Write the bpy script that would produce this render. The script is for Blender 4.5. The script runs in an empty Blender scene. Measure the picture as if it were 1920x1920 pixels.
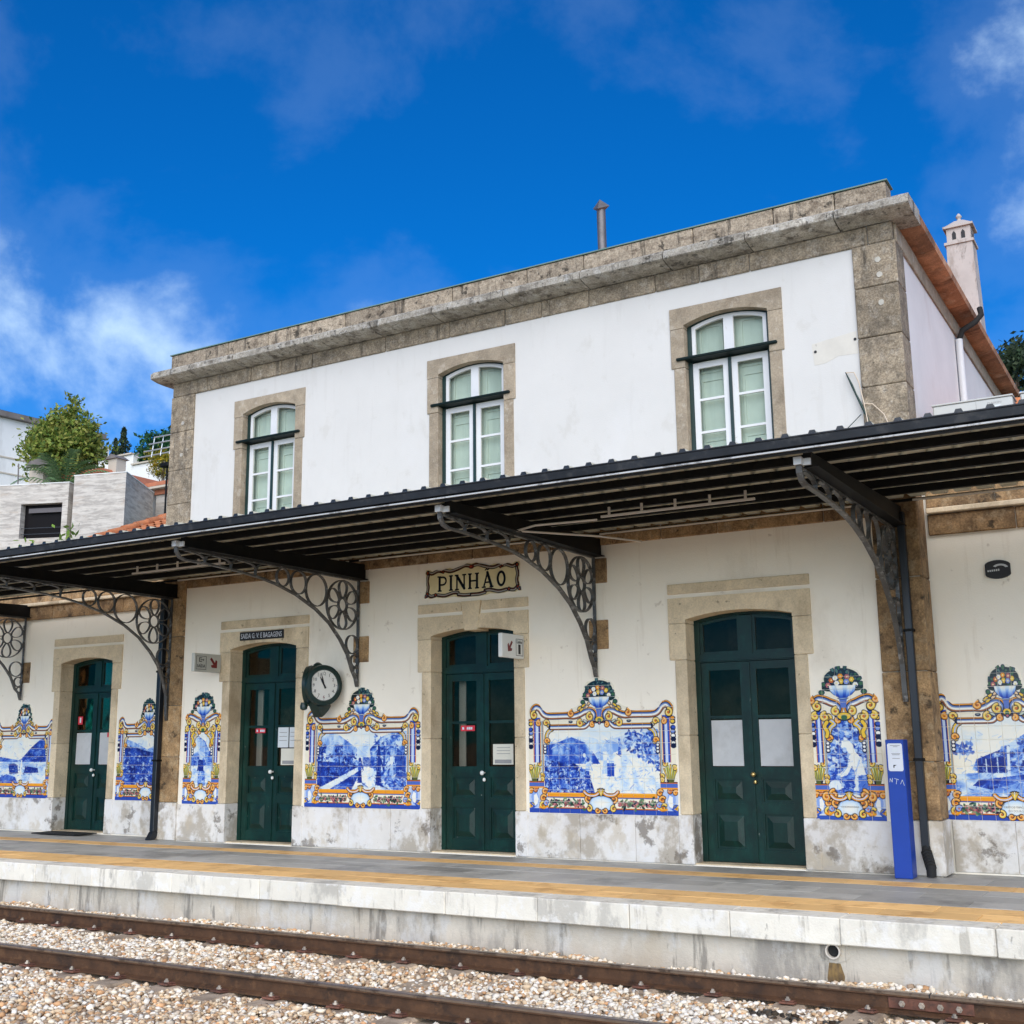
import bpy, math, random
import numpy as np
from mathutils import Vector, Matrix

random.seed(7); RNG = np.random.default_rng(7)
SC = bpy.context.scene; COL = SC.collection
R = math.radians

# ------------------------------------------------------------------ camera
cam_d = bpy.data.cameras.new('camera'); cam = bpy.data.objects.new('camera', cam_d); COL.objects.link(cam)
cam_d.sensor_width = 36; cam_d.sensor_fit = 'HORIZONTAL'; cam_d.lens = 2168.2 / 1920 * 36
cam_d.clip_start = .1; cam_d.clip_end = 4000
def aim(loc, yaw, pitch, roll):
    yaw, pitch, roll = R(yaw), R(pitch), R(roll)
    f = Vector((-math.sin(yaw) * math.cos(pitch), math.cos(yaw) * math.cos(pitch), math.sin(pitch)))
    r = Vector((math.cos(yaw), math.sin(yaw), 0)); u = r.cross(f)
    c, s = math.cos(roll), math.sin(roll)
    r2 = c * r + s * u; u2 = -s * r + c * u
    m = Matrix((r2, u2, -f)).transposed().to_4x4(); m.translation = loc
    cam.matrix_world = m
aim((0, -13.353, 1.45), 30.626, 11.234, -0.602)
SC.camera = cam
SC.render.resolution_x = SC.render.resolution_y = 1024

# ------------------------------------------------------------------ world, sun, exposure
SUN_EL, SUN_AZ = R(26), R(152)       # azimuth from +Y, clockwise: the sun stands in front of the facade, to the right
sun_dir = Vector((math.sin(SUN_AZ) * math.cos(SUN_EL), math.cos(SUN_AZ) * math.cos(SUN_EL), math.sin(SUN_EL)))
w = bpy.data.worlds.new('World'); SC.world = w; w.use_nodes = True
nt = w.node_tree; nt.nodes.clear(); N = nt.nodes.new; L = nt.links.new
out = N('ShaderNodeOutputWorld'); bg = N('ShaderNodeBackground'); sky = N('ShaderNodeTexSky')
sky.sky_type = 'NISHITA'; sky.sun_disc = False; sky.sun_elevation = SUN_EL; sky.sun_rotation = SUN_AZ
sky.air_density = 1.0; sky.dust_density = .3; sky.ozone_density = 3.0
tint = N('ShaderNodeMix'); tint.data_type = 'RGBA'; tint.blend_type = 'MULTIPLY'; tint.inputs[0].default_value = 1
L(sky.outputs[0], tint.inputs[6]); tint.inputs[7].default_value = (.012, .43, .90, 1)
tc = N('ShaderNodeTexCoord'); mp = N('ShaderNodeMapping'); mp.inputs['Scale'].default_value = (1, 1, 1.35); mp.inputs['Rotation'].default_value = (.3, .2, .9); mp.inputs['Location'].default_value = (10.7, 22.4, 9.6)
L(tc.outputs['Generated'], mp.inputs[0])
n1 = N('ShaderNodeTexNoise'); n1.inputs['Scale'].default_value = 4.2; n1.inputs['Detail'].default_value = 10; n1.inputs['Roughness'].default_value = .58; n1.inputs['Distortion'].default_value = .15
n2 = N('ShaderNodeTexNoise'); n2.inputs['Scale'].default_value = 1.5; n2.inputs['Detail'].default_value = 3
L(mp.outputs[0], n1.inputs[0]); L(mp.outputs[0], n2.inputs[0])
ad = N('ShaderNodeMath'); ad.operation = 'MULTIPLY_ADD'; L(n2.outputs[0], ad.inputs[0]); ad.inputs[1].default_value = .9; L(n1.outputs[0], ad.inputs[2])
cr = N('ShaderNodeValToRGB'); cr.color_ramp.elements[0].position = .485; cr.color_ramp.elements[1].position = .69; cr.color_ramp.interpolation = 'EASE'
cr.color_ramp.elements[1].color = (.8, .8, .8, 1); e_ = cr.color_ramp.elements.new(.56); e_.color = (.045, .045, .045, 1)
hf = N('ShaderNodeMath'); hf.operation = 'MULTIPLY'; hf.inputs[1].default_value = .53; L(ad.outputs[0], hf.inputs[0]); L(hf.outputs[0], cr.inputs[0])
cl = N('ShaderNodeMix'); cl.data_type = 'RGBA'; L(cr.outputs[0], cl.inputs[0]); L(tint.outputs[2], cl.inputs[6]); cl.inputs[7].default_value = (5.0, 6.5, 7.9, 1)
L(cl.outputs[2], bg.inputs[0]); bg.inputs[1].default_value = .05; L(bg.outputs[0], out.inputs[0])

sl = bpy.data.lights.new('sun', 'SUN'); sl.energy = 1.5; sl.angle = R(80); sl.color = (1, .93, .82)
so = bpy.data.objects.new('sun', sl); COL.objects.link(so); so.rotation_euler = (-sun_dir).to_track_quat('-Z', 'Y').to_euler()
so.location = (-10, -30, 30)
vs = SC.view_settings; vs.view_transform = 'Standard'; vs.look = 'None'; vs.exposure = 1.72; vs.gamma = 1
try: vs.use_curve_mapping = False
except Exception: pass
SC.cycles.max_bounces = 6

# ------------------------------------------------------------------ materials
MAT = {}
def lin(c):   # sRGB 0-255 -> linear
    return tuple(((v / 255 + .055) / 1.055) ** 2.4 if v > 10 else v / 255 / 12.92 for v in c)
def mat(name, col, rough=.8, var=.12, scale=3., blot=None, bump=0., bscale=40., metal=0., rnd=0., spec=.5, streak=None, fine=.0):
    """blot: list of (linear colour, noise scale, threshold, softness, amount, zscale)"""
    m = bpy.data.materials.new(name); m.use_nodes = True; MAT[name] = m
    t = m.node_tree; P = t.nodes['Principled BSDF']; n = t.nodes.new; l = t.links.new
    geo = n('ShaderNodeNewGeometry'); info = n('ShaderNodeObjectInfo')
    def noise(sc, det=5, zs=1., off=0.):
        mp = n('ShaderNodeMapping'); mp.inputs['Scale'].default_value = (1, 1, zs); mp.inputs['Location'].default_value = (off, off * 1.7, off * .3)
        l(geo.outputs['Position'], mp.inputs[0])
        x = n('ShaderNodeTexNoise'); x.inputs['Scale'].default_value = sc; x.inputs['Detail'].default_value = det; x.inputs['Roughness'].default_value = .66
        l(mp.outputs[0], x.inputs[0]); return x.outputs[0]
    def ramp(v, a, b):
        x = n('ShaderNodeMapRange'); x.inputs[1].default_value = a; x.inputs[2].default_value = b; l(v, x.inputs[0]); return x.outputs[0]
    def mix(f, a, b, mode='MIX'):
        x = n('ShaderNodeMix'); x.data_type = 'RGBA'; x.blend_type = mode
        for s, v in ((x.inputs[0], f), (x.inputs[6], a), (x.inputs[7], b)):
            if hasattr(v, 'is_output'): l(v, s)
            elif isinstance(v, (int, float)): s.default_value = v
            else: s.default_value = (*v[:3], 1)
        return x.outputs[2]
    c0 = tuple(v * (1 - var) for v in col); c1 = tuple(min(1, v * (1 + var)) for v in col)
    c = mix(ramp(noise(scale), .3, .7), c0, c1)
    for i, (bc, bs, th, soft, amt, zs) in enumerate(blot or []):
        f = ramp(noise(bs, 7, zs, 3.1 + i * 7.3), th - .045, th - .045 + soft * .75)
        mm = n('ShaderNodeMath'); mm.operation = 'MULTIPLY'; l(f, mm.inputs[0]); mm.inputs[1].default_value = amt
        c = mix(mm.outputs[0], c, bc)
    if fine:
        f = ramp(noise(48, 6), .40, .62); c = mix(fine, c, mix(f, (.42, .39, .36), (1.3, 1.3, 1.3)), 'MULTIPLY')
        f2 = ramp(noise(9, 6, off=5.), .42, .62); c = mix(fine * .6, c, mix(f2, (.45, .42, .4), (1.25, 1.25, 1.25)), 'MULTIPLY')
    if rnd:
        x = n('ShaderNodeMapRange'); x.inputs[3].default_value = 1 - rnd; x.inputs[4].default_value = 1 + rnd; l(info.outputs['Random'], x.inputs[0])
        v = n('ShaderNodeVectorMath'); v.operation = 'SCALE'; l(c, v.inputs[0]); l(x.outputs[0], v.inputs['Scale']); c = v.outputs[0]
    l(c, P.inputs['Base Color']); P.inputs['Roughness'].default_value = rough; P.inputs['Metallic'].default_value = metal
    P.inputs['Specular IOR Level'].default_value = spec
    if bump:
        b = n('ShaderNodeBump'); b.inputs['Strength'].default_value = min(1, bump); b.inputs['Distance'].default_value = .01
        l(noise(bscale, 4), b.inputs['Height']); l(b.outputs[0], P.inputs['Normal'])
    return m
DK = (.02, .017, .012)
mat('plaster_white_dimmed', (.605, .588, .56), .9, .03, 1.2, [((.46, .43, .39), 7, .61, .12, .15, .1), ((.48, .45, .40), 2.2, .62, .1, .3, .8), ((.66, .65, .64), .9, .58, .2, .35, .6)], .25, 60)  # same paint as below the canopy, colour dimmed to offset the stronger light
mat('plaster_cream_lifted', (.92, .855, .725), .9, .035, 1.0, [((.6, .5, .36), 8, .63, .12, .2, .1), ((.62, .54, .42), .8, .62, .18, .45, .5), ((.5, .42, .32), 5, .70, .06, .5, 1.)], .3, 50)  # lifted light under the canopy is put into this brighter, creamier colour
mat('stone_grey', (.32, .26, .185), .92, .3, 5, [((.05, .042, .034), 5, .60, .12, .75, .12), ((.13, .11, .085), 3, .55, .2, .7, 1.), ((.42, .37, .30), 9, .58, .12, .6, 1.), (DK, 14, .66, .08, .6, 1.)], .7, 70, rnd=.2, fine=.6)
mat('stone_cornice', (.43, .395, .335), .92, .25, 5, [((.05, .045, .04), 6, .60, .1, .75, .1), ((.12, .10, .08), 3, .56, .14, .7, 2.), ((.56, .54, .5), 7, .56, .12, .6, 1.), (DK, 11, .64, .06, .75, 1.)], .8, 50, rnd=.14, fine=.5)
mat('stone_parapet', (.42, .345, .255), .92, .25, 6, [((.05, .042, .034), 6, .60, .1, .75, .1), ((.15, .11, .075), 4, .56, .12, .7, 1.6), (DK, 8, .63, .05, .8, 1.), ((.5, .42, .32), 10, .58, .1, .5, 1.)], .8, 50, rnd=.2, fine=.5)
mat('stone_warm_lit', (.38, .24, .115), .92, .3, 4, [((.12, .07, .035), 2.6, .53, .2, .8, 1.), (DK, 6, .62, .1, .8, 1.), ((.46, .34, .2), 7, .58, .12, .6, 1.)], .6, 60, rnd=.2, fine=.5)  # stone under the canopy; the warm light there is put into the colour
mat('stone_soffit', (.40, .20, .105), .92, .35, 3, [((.14, .07, .04), 2.2, .55, .2, .7, 1.), ((.5, .36, .25), 3, .6, .1, .6, 1.)], .5, 50, rnd=.38, fine=.3)
mat('stone_jamb', (.70, .575, .39), .9, .16, 3, [((.33, .24, .14), 1.8, .56, .2, .6, .5), ((.12, .09, .06), 12, .68, .06, .7, 1.)], .4, 70, rnd=.09, fine=.14)
mat('stone_window', (.36, .295, .215), .92, .2, 4, [((.2, .15, .10), 2, .56, .2, .55, 1.), ((.5, .44, .36), 8, .6, .1, .5, 1.)], .5, 70, rnd=.1, fine=.28)
mat('plinth_paint', (.76, .72, .66), .9, .06, 2, [((.40, .34, .26), 1.6, .53, .09, .8, .7), ((.82, .80, .78), 4, .52, .15, .6, 1.), ((.16, .13, .10), 2.3, .62, .06, .75, 1.), ((.55, .46, .33), 3, .6, .1, .5, .8)], .5, 40, rnd=.05)
mat('green_paint', (.002, .024, .018), .34, .3, 3, [((.34, .35, .31), 24, .74, .02, .85, .5), ((.006, .055, .042), 6, .56, .12, .4, .4), ((.002, .015, .012), 4, .55, .1, .6, 1.)], .12, 50, spec=.38)
mat('green_frame', (.004, .026, .024), .45, .2, 3, [((.2, .22, .2), 30, .74, .02, .6, 1.)], .1, 50)
mat('bar_paint', (.002, .010, .010), .5, .2, 4, [((.06, .06, .05), 20, .72, .04, .6, 1.)], spec=.2)
mat('white_paint', (.66, .665, .67), .5, .04, 3, [((.45, .42, .36), 20, .7, .05, .5, 1.)], .1, 50)
mat('shutter_paint', (.56, .585, .53), .7, .1, 1.5, [((.40, .43, .39), 5, .52, .2, .6, .08)])
mat('black_metal', (.004, .004, .004), .6, .3, 4, [((.012, .011, .01), 8, .6, .1, .5, 1.)], spec=.2)
mat('gutter_metal', (.018, .021, .026), .38, .3, 3, [((.06, .06, .06), 7, .58, .15, .6, 1.)], .1, 30)
mat('lip_metal', (.55, .55, .54), .4, .1, 3, [((.12, .11, .1), 5, .6, .1, .7, 1.)])
mat('bracket_iron', (.10, .098, .092), .42, .25, 6, [((.06, .055, .05), 9, .56, .12, .7, 1.), ((.40, .40, .39), 12, .6, .1, .5, 1.)], .15, 60, metal=.35)
mat('sheet_metal', (.62, .59, .46), .5, .1, 2, [((.3, .27, .19), 3, .58, .15, .5, 1.)], rnd=.06)
mat('conduit', (.62, .56, .48), .5, .08, 4)
mat('coping', (.76, .715, .61), .85, .08, 3, [((.30, .27, .22), 9, .61, .1, .5, .15), ((.36, .34, .30), 2.2, .57, .1, .55, .5), ((.2, .19, .17), 8, .68, .05, .6, .4), ((.80, .78, .73), 6, .58, .1, .6, 1.)], .4, 50, rnd=.06)
mat('concrete_wall', (.54, .495, .415), .92, .14, 2, [((.10, .095, .085), 7, .60, .1, .6, .12), ((.20, .19, .175), 1.7, .54, .14, .65, .35), ((.60, .59, .56), 3.5, .55, .12, .65, .6), ((.10, .10, .095), 5, .66, .07, .6, .25), ((.44, .36, .25), 1.1, .6, .12, .4, .5)], .6, 35)
mat('slab_grey', (.42, .41, .375), .5, .14, 2, [((.15, .15, .14), 1.3, .56, .14, .6, 1.), ((.36, .35, .33), 3, .58, .1, .5, 1.)], .3, 60, rnd=.14)
mat('slab_yellow', (.88, .54, .21), .65, .1, 2, [((.48, .24, .07), 2.2, .56, .12, .55, 1.), ((.80, .50, .2), 5, .58, .1, .5, 1.)], .35, 80, rnd=.12)
mat('rail_rust', (.095, .045, .020), .7, .3, 6, [((.03, .018, .012), 5, .55, .15, .7, 1.), ((.16, .08, .035), 9, .6, .1, .6, 1.)], .3, 80, metal=.2)
mat('rail_head', (.34, .25, .18), .28, .25, 5, [((.06, .04, .03), 6, .56, .1, .6, 1.)], metal=.7)
mat('clip_rust', (.16, .065, .04), .75, .3, 9, [((.05, .03, .02), 9, .55, .12, .6, 1.)], .2, 80, rnd=.25)
mat('bolt_metal', (.42, .36, .29), .5, .2, 9, metal=.5, rnd=.2)
mat('sleeper_wood', (.44, .34, .24), .95, .2, 5, [((.2, .14, .09), 4, .55, .15, .6, 1.)], .6, 40, rnd=.15)
mat('earth', (.42, .34, .25), .95, .25, 8, [((.2, .15, .1), 3, .55, .15, .6, 1.)], .8, 40)
mat('hill_green', (.075, .095, .035), .95, .4, .3, [((.16, .13, .07), .5, .55, .15, .7, 1.)], .6, 3)
mat('roof_orange', (.60, .22, .09), .85, .25, 3, [((.3, .12, .06), 4, .55, .15, .6, 1.), ((.6, .4, .26), 7, .6, .1, .6, 1.)], .4, 40, rnd=.15)
mat('flashing', (.13, .22, .19), .6, .1, 3)
mat('blue_paint', (.004, .045, .33), .35, .1, 2, [((.01, .10, .5), 3, .6, .2, .4, .4)], .05, 40)
mat('label_white', (.66, .69, .74), .5, .04, 5)
mat('sign_white', (.72, .72, .68), .4, .03, 3)
mat('sign_grey', (.52, .52, .46), .4, .05, 3)
mat('ink_black', (.012, .012, .014), .6, .1, 5)
mat('ink_red', (.17, .012, .014), .5, .1, 5)
mat('sticker_red', (.62, .03, .05), .4, .05, 5)
mat('paper', (.66, .70, .72), .8, .04, 6)
mat('paper_cream', (.70, .68, .58), .8, .04, 6)
mat('ink_grey', (.30, .30, .30), .7, .1, 6)
mat('frosted', (.50, .51, .51), .6, .10, 3, [((.34, .34, .33), 2.4, .55, .2, .5, 1.)])
mat('clock_green', (.008, .026, .022), .35, .2, 6, [((.03, .05, .045), 8, .6, .1, .5, 1.)], .1, 40)
mat('clock_face', (.72, .71, .66), .5, .03, 5)
mat('rubber', (.012, .012, .012), .85, .2, 8)
mat('pipe_dark', (.010, .014, .020), .35, .2, 4)
mat('ac_white', (.50, .51, .49), .5, .04, 4)
mat('stone_clad', (.50, .46, .41), .9, .16, 1.2, [((.33, .30, .27), 1.0, .52, .1, .7, 6.), ((.62, .58, .52), 1.4, .54, .08, .7, 7.), ((.42, .33, .25), .8, .6, .1, .5, 5.)], .7, 9)
mat('house_white', (.74, .74, .72), .9, .05, .5, [((.5, .5, .48), .6, .6, .15, .5, .4)])
mat('house_beige', (.50, .44, .36), .9, .08, 1)
mat('window_dark', (.004, .003, .004), .6, .2, 2, spec=.15)
mat('blind', (.10, .09, .095), .6, .1, 2)
mat('roof_red', (.42, .15, .08), .85, .2, 1.5, rnd=.05)
mat('eave_grey', (.17, .15, .14), .8, .2, 2)
mat('bark', (.10, .07, .045), .95, .3, 6, bump=.6, bscale=20)
mat('aluminium', (.62, .63, .65), .35, .1, 5, metal=.8)
mat('interior', (.12, .095, .07), .9, .5, 1.3, [((.03, .025, .02), 1.6, .5, .2, .8, 1.)])
mat('cable_green', (.006, .03, .022), .5, .2, 8)
mat('cable_cream', (.62, .5, .38), .6, .1, 8)
mat('patch_cream', (.60, .565, .50), .9, .06, 4, [((.3, .28, .24), 14, .7, .05, .7, 1.)])
mat('flue_metal', (.15, .145, .15), .5, .2, 5, metal=.4)
mat('pink_plaster', (.74, .71, .69), .9, .06, 1.2, [((.55, .45, .4), .9, .6, .15, .4, .5)])
mat('chimney_render', (.50, .44, .40), .9, .1, 2, [((.28, .22, .18), 2.5, .56, .12, .6, .4), ((.15, .12, .1), 6, .62, .08, .6, .3)])
mat('stone_dab', (.46, .43, .37), .9, .15, 9)
mat('brass', (.62, .45, .18), .3, .1, 6, metal=.9)
mat('enamel', (.78, .78, .74), .25, .03, 5)

def glass(name, tint, refl):
    m = bpy.data.materials.new(name); m.use_nodes = True; MAT[name] = m; t = m.node_tree; t.nodes.clear(); n = t.nodes.new; l = t.links.new
    o = n('ShaderNodeOutputMaterial'); mx = n('ShaderNodeMixShader'); tr = n('ShaderNodeBsdfTransparent'); g = n('ShaderNodeBsdfGlossy'); f = n('ShaderNodeFresnel')
    f.inputs[0].default_value = refl; g.inputs[0].default_value = (1, .8, .6, 1); tr.inputs[0].default_value = (*tint, 1); g.inputs['Roughness'].default_value = .03
    nz = n('ShaderNodeTexNoise'); nz.inputs['Scale'].default_value = 2.2; b = n('ShaderNodeBump'); b.inputs['Strength'].default_value = .05; b.inputs['Distance'].default_value = .05
    ge = n('ShaderNodeNewGeometry'); l(ge.outputs['Position'], nz.inputs[0]); l(nz.outputs[0], b.inputs['Height']); l(b.outputs[0], g.inputs['Normal'])
    l(f.outputs[0], mx.inputs[0]); l(tr.outputs[0], mx.inputs[1]); l(g.outputs[0], mx.inputs[2]); l(mx.outputs[0], o.inputs[0])
glass('glass', (.92, .96, .94), 1.16); glass('glass_dark', (.75, .74, .7), 1.3)

def attr_mat(name, rough=.8, sss=0., trans=False):
    m = bpy.data.materials.new(name); m.use_nodes = True; MAT[name] = m; t = m.node_tree; P = t.nodes['Principled BSDF']
    a = t.nodes.new('ShaderNodeAttribute'); a.attribute_name = 'col'; t.links.new(a.outputs['Color'], P.inputs['Base Color']); P.inputs['Roughness'].default_value = rough
    P.inputs['Specular IOR Level'].default_value = .3
    if trans:
        n = t.nodes.new; tl = n('ShaderNodeBsdfTranslucent'); mx = n('ShaderNodeMixShader'); mx.inputs[0].default_value = .3
        t.links.new(a.outputs['Color'], tl.inputs[0]); t.links.new(P.outputs[0], mx.inputs[1]); t.links.new(tl.outputs[0], mx.inputs[2])
        t.links.new(mx.outputs[0], t.nodes['Material Output'].inputs[0])
attr_mat('stone_attr', .85); attr_mat('leaf_attr', .55, trans=True)

# ------------------------------------------------------------------ mesh helpers
class MB:
    def __init__(s): s.v = []; s.f = []
    def add(s, vs, fs):
        o = len(s.v); s.v += [tuple(map(float, v)) for v in vs]; s.f += [tuple(i + o for i in f) for f in fs]; return s
    def box(s, x0, x1, y0, y1, z0, z1, c=0.):
        if c <= 0:
            return s.add([(x0, y0, z0), (x1, y0, z0), (x1, y1, z0), (x0, y1, z0), (x0, y0, z1), (x1, y0, z1), (x1, y1, z1), (x0, y1, z1)],
                         [(0, 3, 2, 1), (4, 5, 6, 7), (0, 1, 5, 4), (1, 2, 6, 5), (2, 3, 7, 6), (3, 0, 4, 7)])
        vs = []; idx = {}
        X = (x0, x1); Y = (y0, y1); Z = (z0, z1); sg = (1, -1)
        for i in (0, 1):
            for j in (0, 1):
                for k in (0, 1):
                    for a in range(3):
                        p = [X[i] + sg[i] * c, Y[j] + sg[j] * c, Z[k] + sg[k] * c]
                        p[a] = (X, Y, Z)[a][(i, j, k)[a]]
                        idx[i, j, k, a] = len(vs); vs.append(p)
        fs = []
        for a in range(3):
            b, d = (a + 1) % 3, (a + 2) % 3
            for e in (0, 1):
                q = []
                for (m, n2) in ((0, 0), (1, 0), (1, 1), (0, 1)):
                    t = [0, 0, 0]; t[a] = e; t[b] = m; t[d] = n2; q.append(idx[t[0], t[1], t[2], a])
                fs.append(tuple(q) if e else tuple(q[::-1]))
            for m in (0, 1):
                for n2 in (0, 1):   # edge along axis a
                    t0 = [0, 0, 0]; t0[b] = m; t0[d] = n2; t1 = t0[:]; t1[a] = 1
                    q = [idx[*t0, b], idx[*t1, b], idx[*t1, d], idx[*t0, d]]
                    fs.append(tuple(q) if m != n2 else tuple(q[::-1]))
        for i in (0, 1):
            for j in (0, 1):
                for k in (0, 1):
                    q = [idx[i, j, k, 0], idx[i, j, k, 1], idx[i, j, k, 2]]
                    fs.append(tuple(q) if (i + j + k) % 2 else tuple(q[::-1]))
        return s.add(vs, fs)
    def prism(s, poly, a0, a1, axis='y'):
        """poly: 2D points. axis y: (x,z); axis x: (y,z); axis z: (x,y)"""
        n = len(poly)
        def p(q, a): return {'y': (q[0], a, q[1]), 'x': (a, q[0], q[1]), 'z': (q[0], q[1], a)}[axis]
        vs = [p(q, a0) for q in poly] + [p(q, a1) for q in poly]
        ar = sum(poly[i][0] * poly[(i + 1) % n][1] - poly[(i + 1) % n][0] * poly[i][1] for i in range(n))
        flip = (ar > 0) ^ (axis == 'y') ^ (a1 < a0)
        f = [tuple(range(n)), tuple(range(2 * n - 1, n - 1, -1))] + [(i, i + n, (i + 1) % n + n, (i + 1) % n) for i in range(n)]
        if flip: f = [q[::-1] for q in f]
        return s.add(vs, f)
    def tube(s, path, r, seg=8, cap=True):
        path = [Vector(p) for p in path]; n = len(path); rr = r if isinstance(r, (list, tuple)) else [r] * n
        up = None; vs = []; fs = []
        for i, p in enumerate(path):
            d = (path[min(i + 1, n - 1)] - path[max(i - 1, 0)]).normalized()
            if up is None: up = Vector((0, 0, 1)) if abs(d.z) < .9 else Vector((1, 0, 0))
            a = d.cross(up).normalized(); b = a.cross(d).normalized(); up = b
            for k in range(seg):
                t = 2 * math.pi * k / seg; vs.append(p + (a * math.cos(t) + b * math.sin(t)) * rr[i])
        for i in range(n - 1):
            for k in range(seg):
                k2 = (k + 1) % seg; fs.append((i * seg + k, i * seg + k2, (i + 1) * seg + k2, (i + 1) * seg + k))
        if cap: fs += [tuple(range(seg))[::-1], tuple((n - 1) * seg + k for k in range(seg))]
        return s.add(vs, fs)
    def ribbon(s, path, x, wx, th, closed=False):
        """flat bar: path in (y,z); width wx along x, thickness th in plane"""
        P = [Vector((q[0], q[1])) for q in path]; n = len(P); A = []; B = []
        for i, p in enumerate(P):
            d = (P[(i + 1) % n] - P[i - 1]) if closed else (P[min(i + 1, n - 1)] - P[max(i - 1, 0)])
            d = d.normalized() if d.length > 1e-9 else Vector((1, 0)); nrm = Vector((-d.y, d.x)) * th / 2
            A.append(p + nrm); B.append(p - nrm)
        vs = []
        for a, b in zip(A, B): vs += [(x - wx / 2, *a), (x + wx / 2, *a), (x + wx / 2, *b), (x - wx / 2, *b)]
        fs = []
        for i in range(n if closed else n - 1):
            j = (i + 1) % n
            for k in range(4): k2 = (k + 1) % 4; fs.append((i * 4 + k, i * 4 + k2, j * 4 + k2, j * 4 + k))
        if not closed: fs += [(0, 1, 2, 3), tuple((n - 1) * 4 + k for k in (3, 2, 1, 0))]
        return s.add(vs, fs)
    def lathe(s, prof, c, seg=16):
        """prof: (r,z)"""
        n = len(prof); vs = []; fs = []
        for r, z in prof:
            for k in range(seg): t = 2 * math.pi * k / seg; vs.append((c[0] + r * math.cos(t), c[1] + r * math.sin(t), c[2] + z))
        for i in range(n - 1):
            for k in range(seg): k2 = (k + 1) % seg; fs.append((i * seg + k, i * seg + k2, (i + 1) * seg + k2, (i + 1) * seg + k))
        fs += [tuple(range(seg))[::-1], tuple((n - 1) * seg + k for k in range(seg))]
        return s.add(vs, fs)
    def mesh(s, name, off=(0, 0, 0)):
        me = bpy.data.meshes.new(name); me.from_pydata([(v[0] - off[0], v[1] - off[1], v[2] - off[2]) for v in s.v], [], s.f); me.update(); return me
    def build(s, name, material, parent=None, smooth=False, off=None):
        """vertices are given in world coordinates; the parent chain's offset is taken out"""
        o = off if off is not None else origin(parent)
        me = s.mesh(name, o); me.materials.append(MAT[material])
        if smooth:
            me.polygons.foreach_set('use_smooth', [True] * len(me.polygons))
            try: me.set_sharp_from_angle(angle=R(40))
            except Exception: pass
        return link(name, me, parent)
def origin(p):
    o = Vector((0, 0, 0))
    while p is not None: o = o + p.location; p = p.parent
    return o
def link(name, me, parent=None, loc=None):
    ob = bpy.data.objects.new(name, me); COL.objects.link(ob)
    if parent is not None: ob.parent = parent
    if loc is not None: ob.location = loc
    return ob
def tag(o, label=None, cat=None, group=None, kind=None):
    if label: o['label'] = label
    if cat: o['category'] = cat
    if group: o['group'] = group
    if kind: o['kind'] = kind
    return o
def thing(name, loc, label, cat, group=None):
    o = bpy.data.objects.new(name, None); COL.objects.link(o); o.location = loc; o.empty_display_size = .2
    return tag(o, label, cat, group)
def box(name, m, parent, *b, c=0.): return MB().box(*b, c=c).build(name, m, parent)
def jit(a): return random.uniform(-a, a)
def arc(cx, cy, r, a0, a1, n): return [(cx + r * math.cos(R(a0 + (a1 - a0) * i / n)), cy + r * math.sin(R(a0 + (a1 - a0) * i / n))) for i in range(n + 1)]
def text(name, s, m, parent, org, right, up, width=None, height=None, depth=.002, align='CENTER', sx=1.):
    cu = bpy.data.curves.new('t', 'FONT'); cu.body = s; cu.align_x = align; cu.align_y = 'CENTER'; cu.extrude = .5
    cu.resolution_u = 2
    ob = bpy.data.objects.new('t', cu); COL.objects.link(ob)
    bpy.context.view_layer.update()
    me = bpy.data.meshes.new_from_object(ob.evaluated_get(bpy.context.evaluated_depsgraph_get()))
    bpy.data.objects.remove(ob); bpy.data.curves.remove(cu)
    co = np.empty(len(me.vertices) * 3); me.vertices.foreach_get('co', co); co = co.reshape(-1, 3)
    w0 = np.ptp(co[:, 0]); h0 = np.ptp(co[:, 1]); ctr = (co.max(0) + co.min(0)) / 2; co -= ctr
    kx = (width / w0) if width else height / h0 * sx; ky = (height / h0) if height else kx
    rt, u = Vector(right).normalized(), Vector(up).normalized(); nn = rt.cross(u); o = Vector(org) - origin(parent)
    q = np.array([o + rt * (c[0] * kx) + u * (c[1] * ky) + nn * ((c[2] + .5) * depth) for c in co])
    me.vertices.foreach_set('co', q.ravel()); me.update(); me.name = name; me.materials.clear(); me.materials.append(MAT[m])
    return link(name, me, parent)

# ------------------------------------------------------------------ SETTING: ground, hill, platform, track bed
def structure(o): o['kind'] = 'structure'; return o
structure(MB().add([(-900, -900, -.66), (900, -900, -.66), (900, 900, -.66), (-900, 900, -.66)], [(0, 1, 2, 3)]).build('ground', 'earth'))
# hillside behind the station
hx = np.linspace(-160, 90, 51); hy = np.array([11, 13, 15, 17, 20, 24, 28, 33, 40, 60, 110, 200.])
hz = np.interp(hy, [11, 15, 20, 28, 34, 60, 200], [-.7, 7.2, 9.6, 12.5, 14, 16, 24])
hm = MB(); vs = []
for j, yy in enumerate(hy):
    for i, xx in enumerate(hx):
        k = np.clip((-xx - 12) / 18, 0, 1); vs.append((xx, yy, -.7 + (hz[j] + .7) * (.25 + .75 * k) + (.5 * math.sin(xx * .37 + yy) if 0 < j < len(hy) - 1 else 0)))
nn = len(hx); hm.add(vs, [(j * nn + i, j * nn + i + 1, (j + 1) * nn + i + 1, (j + 1) * nn + i) for j in range(len(hy) - 1) for i in range(nn - 1)])
structure(hm.build('hill', 'hill_green'))

PX0, PX1 = -26., 6.
COPE_F, COPE_B = -3.42, -3.08
plat = structure(MB().box(PX0, PX1, -3.33, 11, -.66, -.06).build('platform', 'concrete_wall'))
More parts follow.
